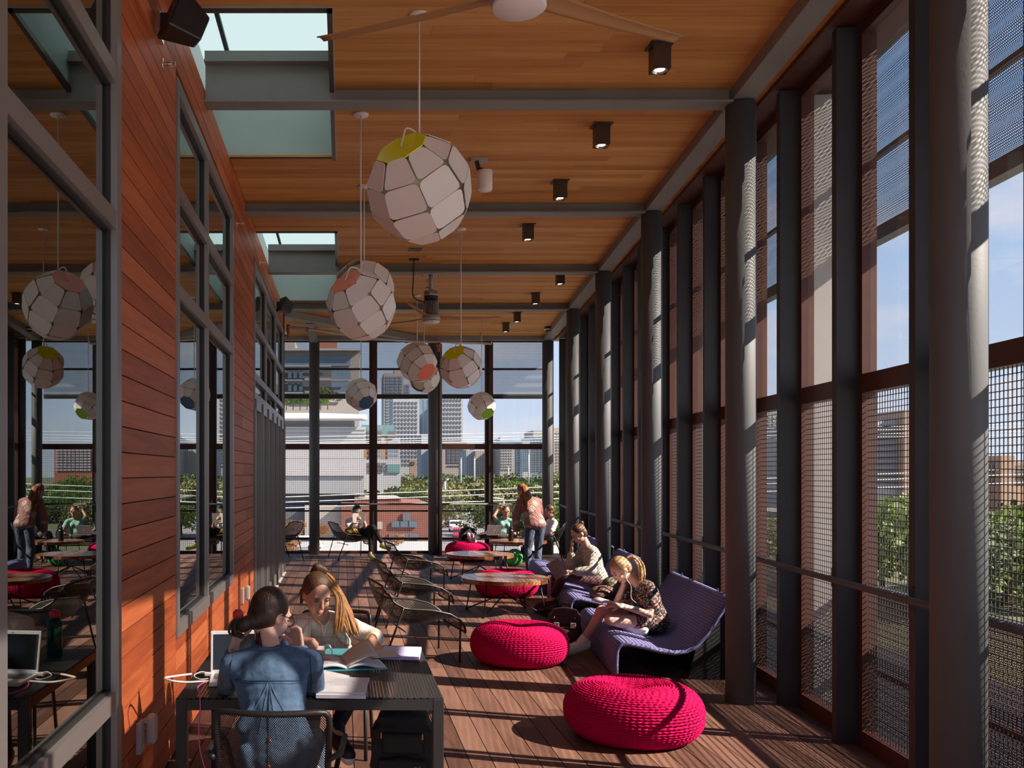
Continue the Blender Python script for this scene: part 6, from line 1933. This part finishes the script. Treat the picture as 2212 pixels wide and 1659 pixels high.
for k in range(9):
    u = 800 + k * 26 + R2.uniform(-8, 8)
    if 945 < u < 1040: continue
    seen(u, R2.uniform(1048, 1062), R2.uniform(130, 150), R2.uniform(3.6, 4.8), R2.choice(['leaf_olive', 'leaf_dark']), 'third row')
for u in (1052, 1085, 1118, 1150, 1180, 1210, 1240):
    seen(u, R2.uniform(1066, 1085), R2.uniform(100, 118), R2.uniform(3.0, 4.0), R2.choice(['leaf_olive', 'leaf_dark', 'leaf_bright']), 'nearest row')
for k in range(15):
    u = 1240 + k * 22 + R2.uniform(-6, 6)
    seen(u, R2.uniform(1024, 1052), R2.uniform(140, 210), R2.uniform(3.8, 5.2), R2.choice(['leaf_olive', 'leaf_dark', 'leaf_bright']), 'right-hand row')
for u, v, y, r, m in sorted(((1905, 1075, 60, 3.6, 'leaf_bright'), (1965, 1050, 62, 4.6, 'leaf_bright'), (1850, 1110, 70, 3.0, 'leaf_olive'), (2170, 1085, 55, 4.5, 'leaf_bright'), (2250, 1060, 60, 5, 'leaf_dark'), (1800, 1120, 75, 3.5, 'leaf_olive'), (1660, 1100, 90, 4, 'leaf_olive'), (1740, 1105, 80, 3.6, 'leaf_olive'), (1580, 1085, 110, 4, 'leaf_dark'), (1500, 1075, 120, 4, 'leaf_olive'), (2120, 1110, 50, 3.2, 'leaf_dark')), reverse=True):
    p = at(u, v, y)
    CNT['r'] = CNT.get('r', -1) + 1
    tree('leafy %s tree outside the right screens, %s counted from the right' % (HUE[m], ORD[CNT['r']]), p.x, y, p.z - ZG, r, m, 'trees outside the right screens')
for k, (u, v, y, r) in enumerate(((628, 1120, 92, 1.3), (612, 1155, 84, 1.2), (692, 1130, 96, 1.0), (855, 1152, 100, 0.9))):
    p = at(u, v, y)
    tree(('small rust-coloured tree just right of the folding doors', 'rust-coloured tree lowest at the far left of the street', 'small rust-coloured tree between the left column and the reader', 'small rust-coloured bush before the brick building')[k], p.x, y, p.z - ZG, r, 'leaf_rust', 'rust-coloured street trees')
for k, (u, v, y, r) in enumerate(((708, 843, 104, 1.6), (690, 850, 104, 1.2))):
    p = at(u, v, y)
    o = tree(('taller rooftop terrace tree on the white building', 'shorter rooftop terrace tree on the white building')[k], p.x, 118, 3, r, 'leaf_dark', 'terrace trees on the white building')
    o.location = (p.x * 118 / y, 118, at(700, 885, 118).z)
for k in range(6):
    p = at(618 + k * 15, 862, 116)
    o = tree('terrace shrub on the white building roof, %s from the left' % ORD[k], p.x, 116, 2.0, 1.0, 'leaf_bright', 'terrace shrubs on the white building')
    o.location = (p.x, 116, at(700, 886, 116).z)

# cars
def car(label, u, v, rz, m):
    p = floor_at(u, v, ZG)
    t = thing('car', label, 'car', (p.x, p.y, ZG + 0.04), rz, 'cars on the street')
    prof = [(-2.1, 0.35), (-2.15, 0.75), (-1.9, 0.95), (-1.35, 1.42), (0.35, 1.45), (1.05, 0.98), (1.95, 0.85), (2.15, 0.6), (2.1, 0.35)]
    MB().prism(prof, 0, -0.85, 0.85).build('body', m, t, bevel=0.08)
    MB().prism([(-1.75, 1.0), (-1.28, 1.36), (0.30, 1.38), (0.88, 1.0)], 0, -0.87, 0.87).build('side_glass', 'car_glass', t)
    MB().box((0, -1.66, 1.18), (1.45, 0.05, 0.40), Matrix.Rotation(math.radians(-40), 3, 'X')).build('rear_glass', 'car_glass', t)
    for sx in (-0.82, 0.82):
        for yy in (-1.3, 1.35):
            MB().tube([(sx - 0.1, yy, 0.33), (sx + 0.1, yy, 0.33)], 0.33, 16).build('wheel', 'tyre', t)
        MB().box((sx * 0.8, -2.14, 0.72), (0.3, 0.05, 0.14)).build('tail_light', 'red_plastic', t)
car('white car driving away on the street behind the laptop woman', 985, 1148, math.radians(-7), 'car_white')
car('dark car beside the white car on the street', 975, 1138, math.radians(-7), 'car_dark')
car('silver car farther up the street', 1004, 1121, math.radians(-7), 'car_silver')
car('red car at the lower edge of the street view', 997, 1168, math.radians(-10), 'car_red')
car('pale car waiting at the distant traffic lights', 1000, 1100, math.radians(-7), 'car_silver')
car('white van parked on the street at far left', 648, 1190, math.radians(80), 'car_white')
# street lights, signals, wires
def pole(label, u, v0, v1, y, arm=0.0):
    a, b = at(u, v0, y), at(u, v1, y)
    t = thing('street_light', label, 'street light', (a.x, y, b.z), 0, 'street light poles')
    MB().tube([(0, 0, 0), (0, 0, a.z - b.z)], 0.16, 8).build('pole', 'pole_grey', t, True)
    MB().tube([(0, 0, a.z - b.z), (arm, 0, a.z - b.z + 0.4)], 0.10, 6).build('arm', 'pole_grey', t, True)
pole('thin light pole left of the pair above the street trees', 996, 992, 1060, 220)
pole('thin light pole right of the pair above the street trees', 1025, 990, 1070, 215)
pole('thin light pole above the standing woman', 1142, 982, 1062, 210)
pole('thin light pole above the woman in mint shirt', 1098, 1010, 1050, 240)
pole('short lamp post at the street corner left of the cars', 961, 1040, 1085, 150, 0.6)
pole('curved lamp post right of the cars', 1088, 1078, 1105, 130, -3.5)
for k, (lab, u, v) in enumerate((('left red traffic light over the street', 973, 1083), ('right red traffic light over the street', 1001, 1083))):
    p = at(u, v, 200)
    t = thing('traffic_light', lab, 'traffic light', p)
    MB().box((0, 0, 0), (0.7, 0.4, 1.0)).build('housing', 'gold_thread', t)
    MB().tube([(0, -0.22, 0.1), (0, -0.3, 0.1)], 0.28, 12).build('red_lens', 'red_plastic', t)
    MB().tube([(0, 0, 0.5), (0, 0, 2.2), (3, 0, 2.3)], 0.08, 6).build('mast_arm', 'pole_grey', t)
wl_ = []
for i, (va, vb) in enumerate(((1075, 1047), (1086, 1058), (1098, 1072), (947, 938), (955, 945), (959, 951), (962, 956))):
    y = 62
    a, b = at(560, va, y), at(1240, vb, y)
    d = (b - a) / (b.x - a.x)
    p0 = a - d * 12; p1 = b + d * 75
    p0.y += 0; p1.y -= 12
    n = 16
    pts = [p0.lerp(p1, k / n) - V((0, 0, 0.9 * math.sin(PI * k / n) * (0 if i > 2 else 0.0))) for k in range(n + 1)]
    o = MB().tube(pts, 0.035 if i < 3 else 0.022, 5, False, False).build('power_line', 'cable_light', None, True)
    tag(o, ('%s of three pale overhead wires crossing in front of the trees' % ('highest', 'middle', 'lowest')[i] if i < 3 else '%s of four thin overhead wires before the far skyline' % ('highest', 'second', 'third', 'lowest')[i - 3]), 'wire', 'low overhead wires' if i < 3 else 'high overhead wires')
# tower crane on the skyline
t = thing('tower_crane', 'tiny tower crane on the skyline at right', 'crane', at(1126, 955, 500))
MB().bar((0, 0, ZG - at(1126, 955, 500).z), (0, 0, 5), 0.5, 0.5, (1, 0, 0)).build('mast', 'pole_grey', t)
MB().bar((-9, 0, 3), (4, 0, 7), 0.35, 0.35).bar((0, 0, 5), (1.5, 0, 8.5), 0.3, 0.3, (0, 1, 0)).build('jib', 'pole_grey', t)
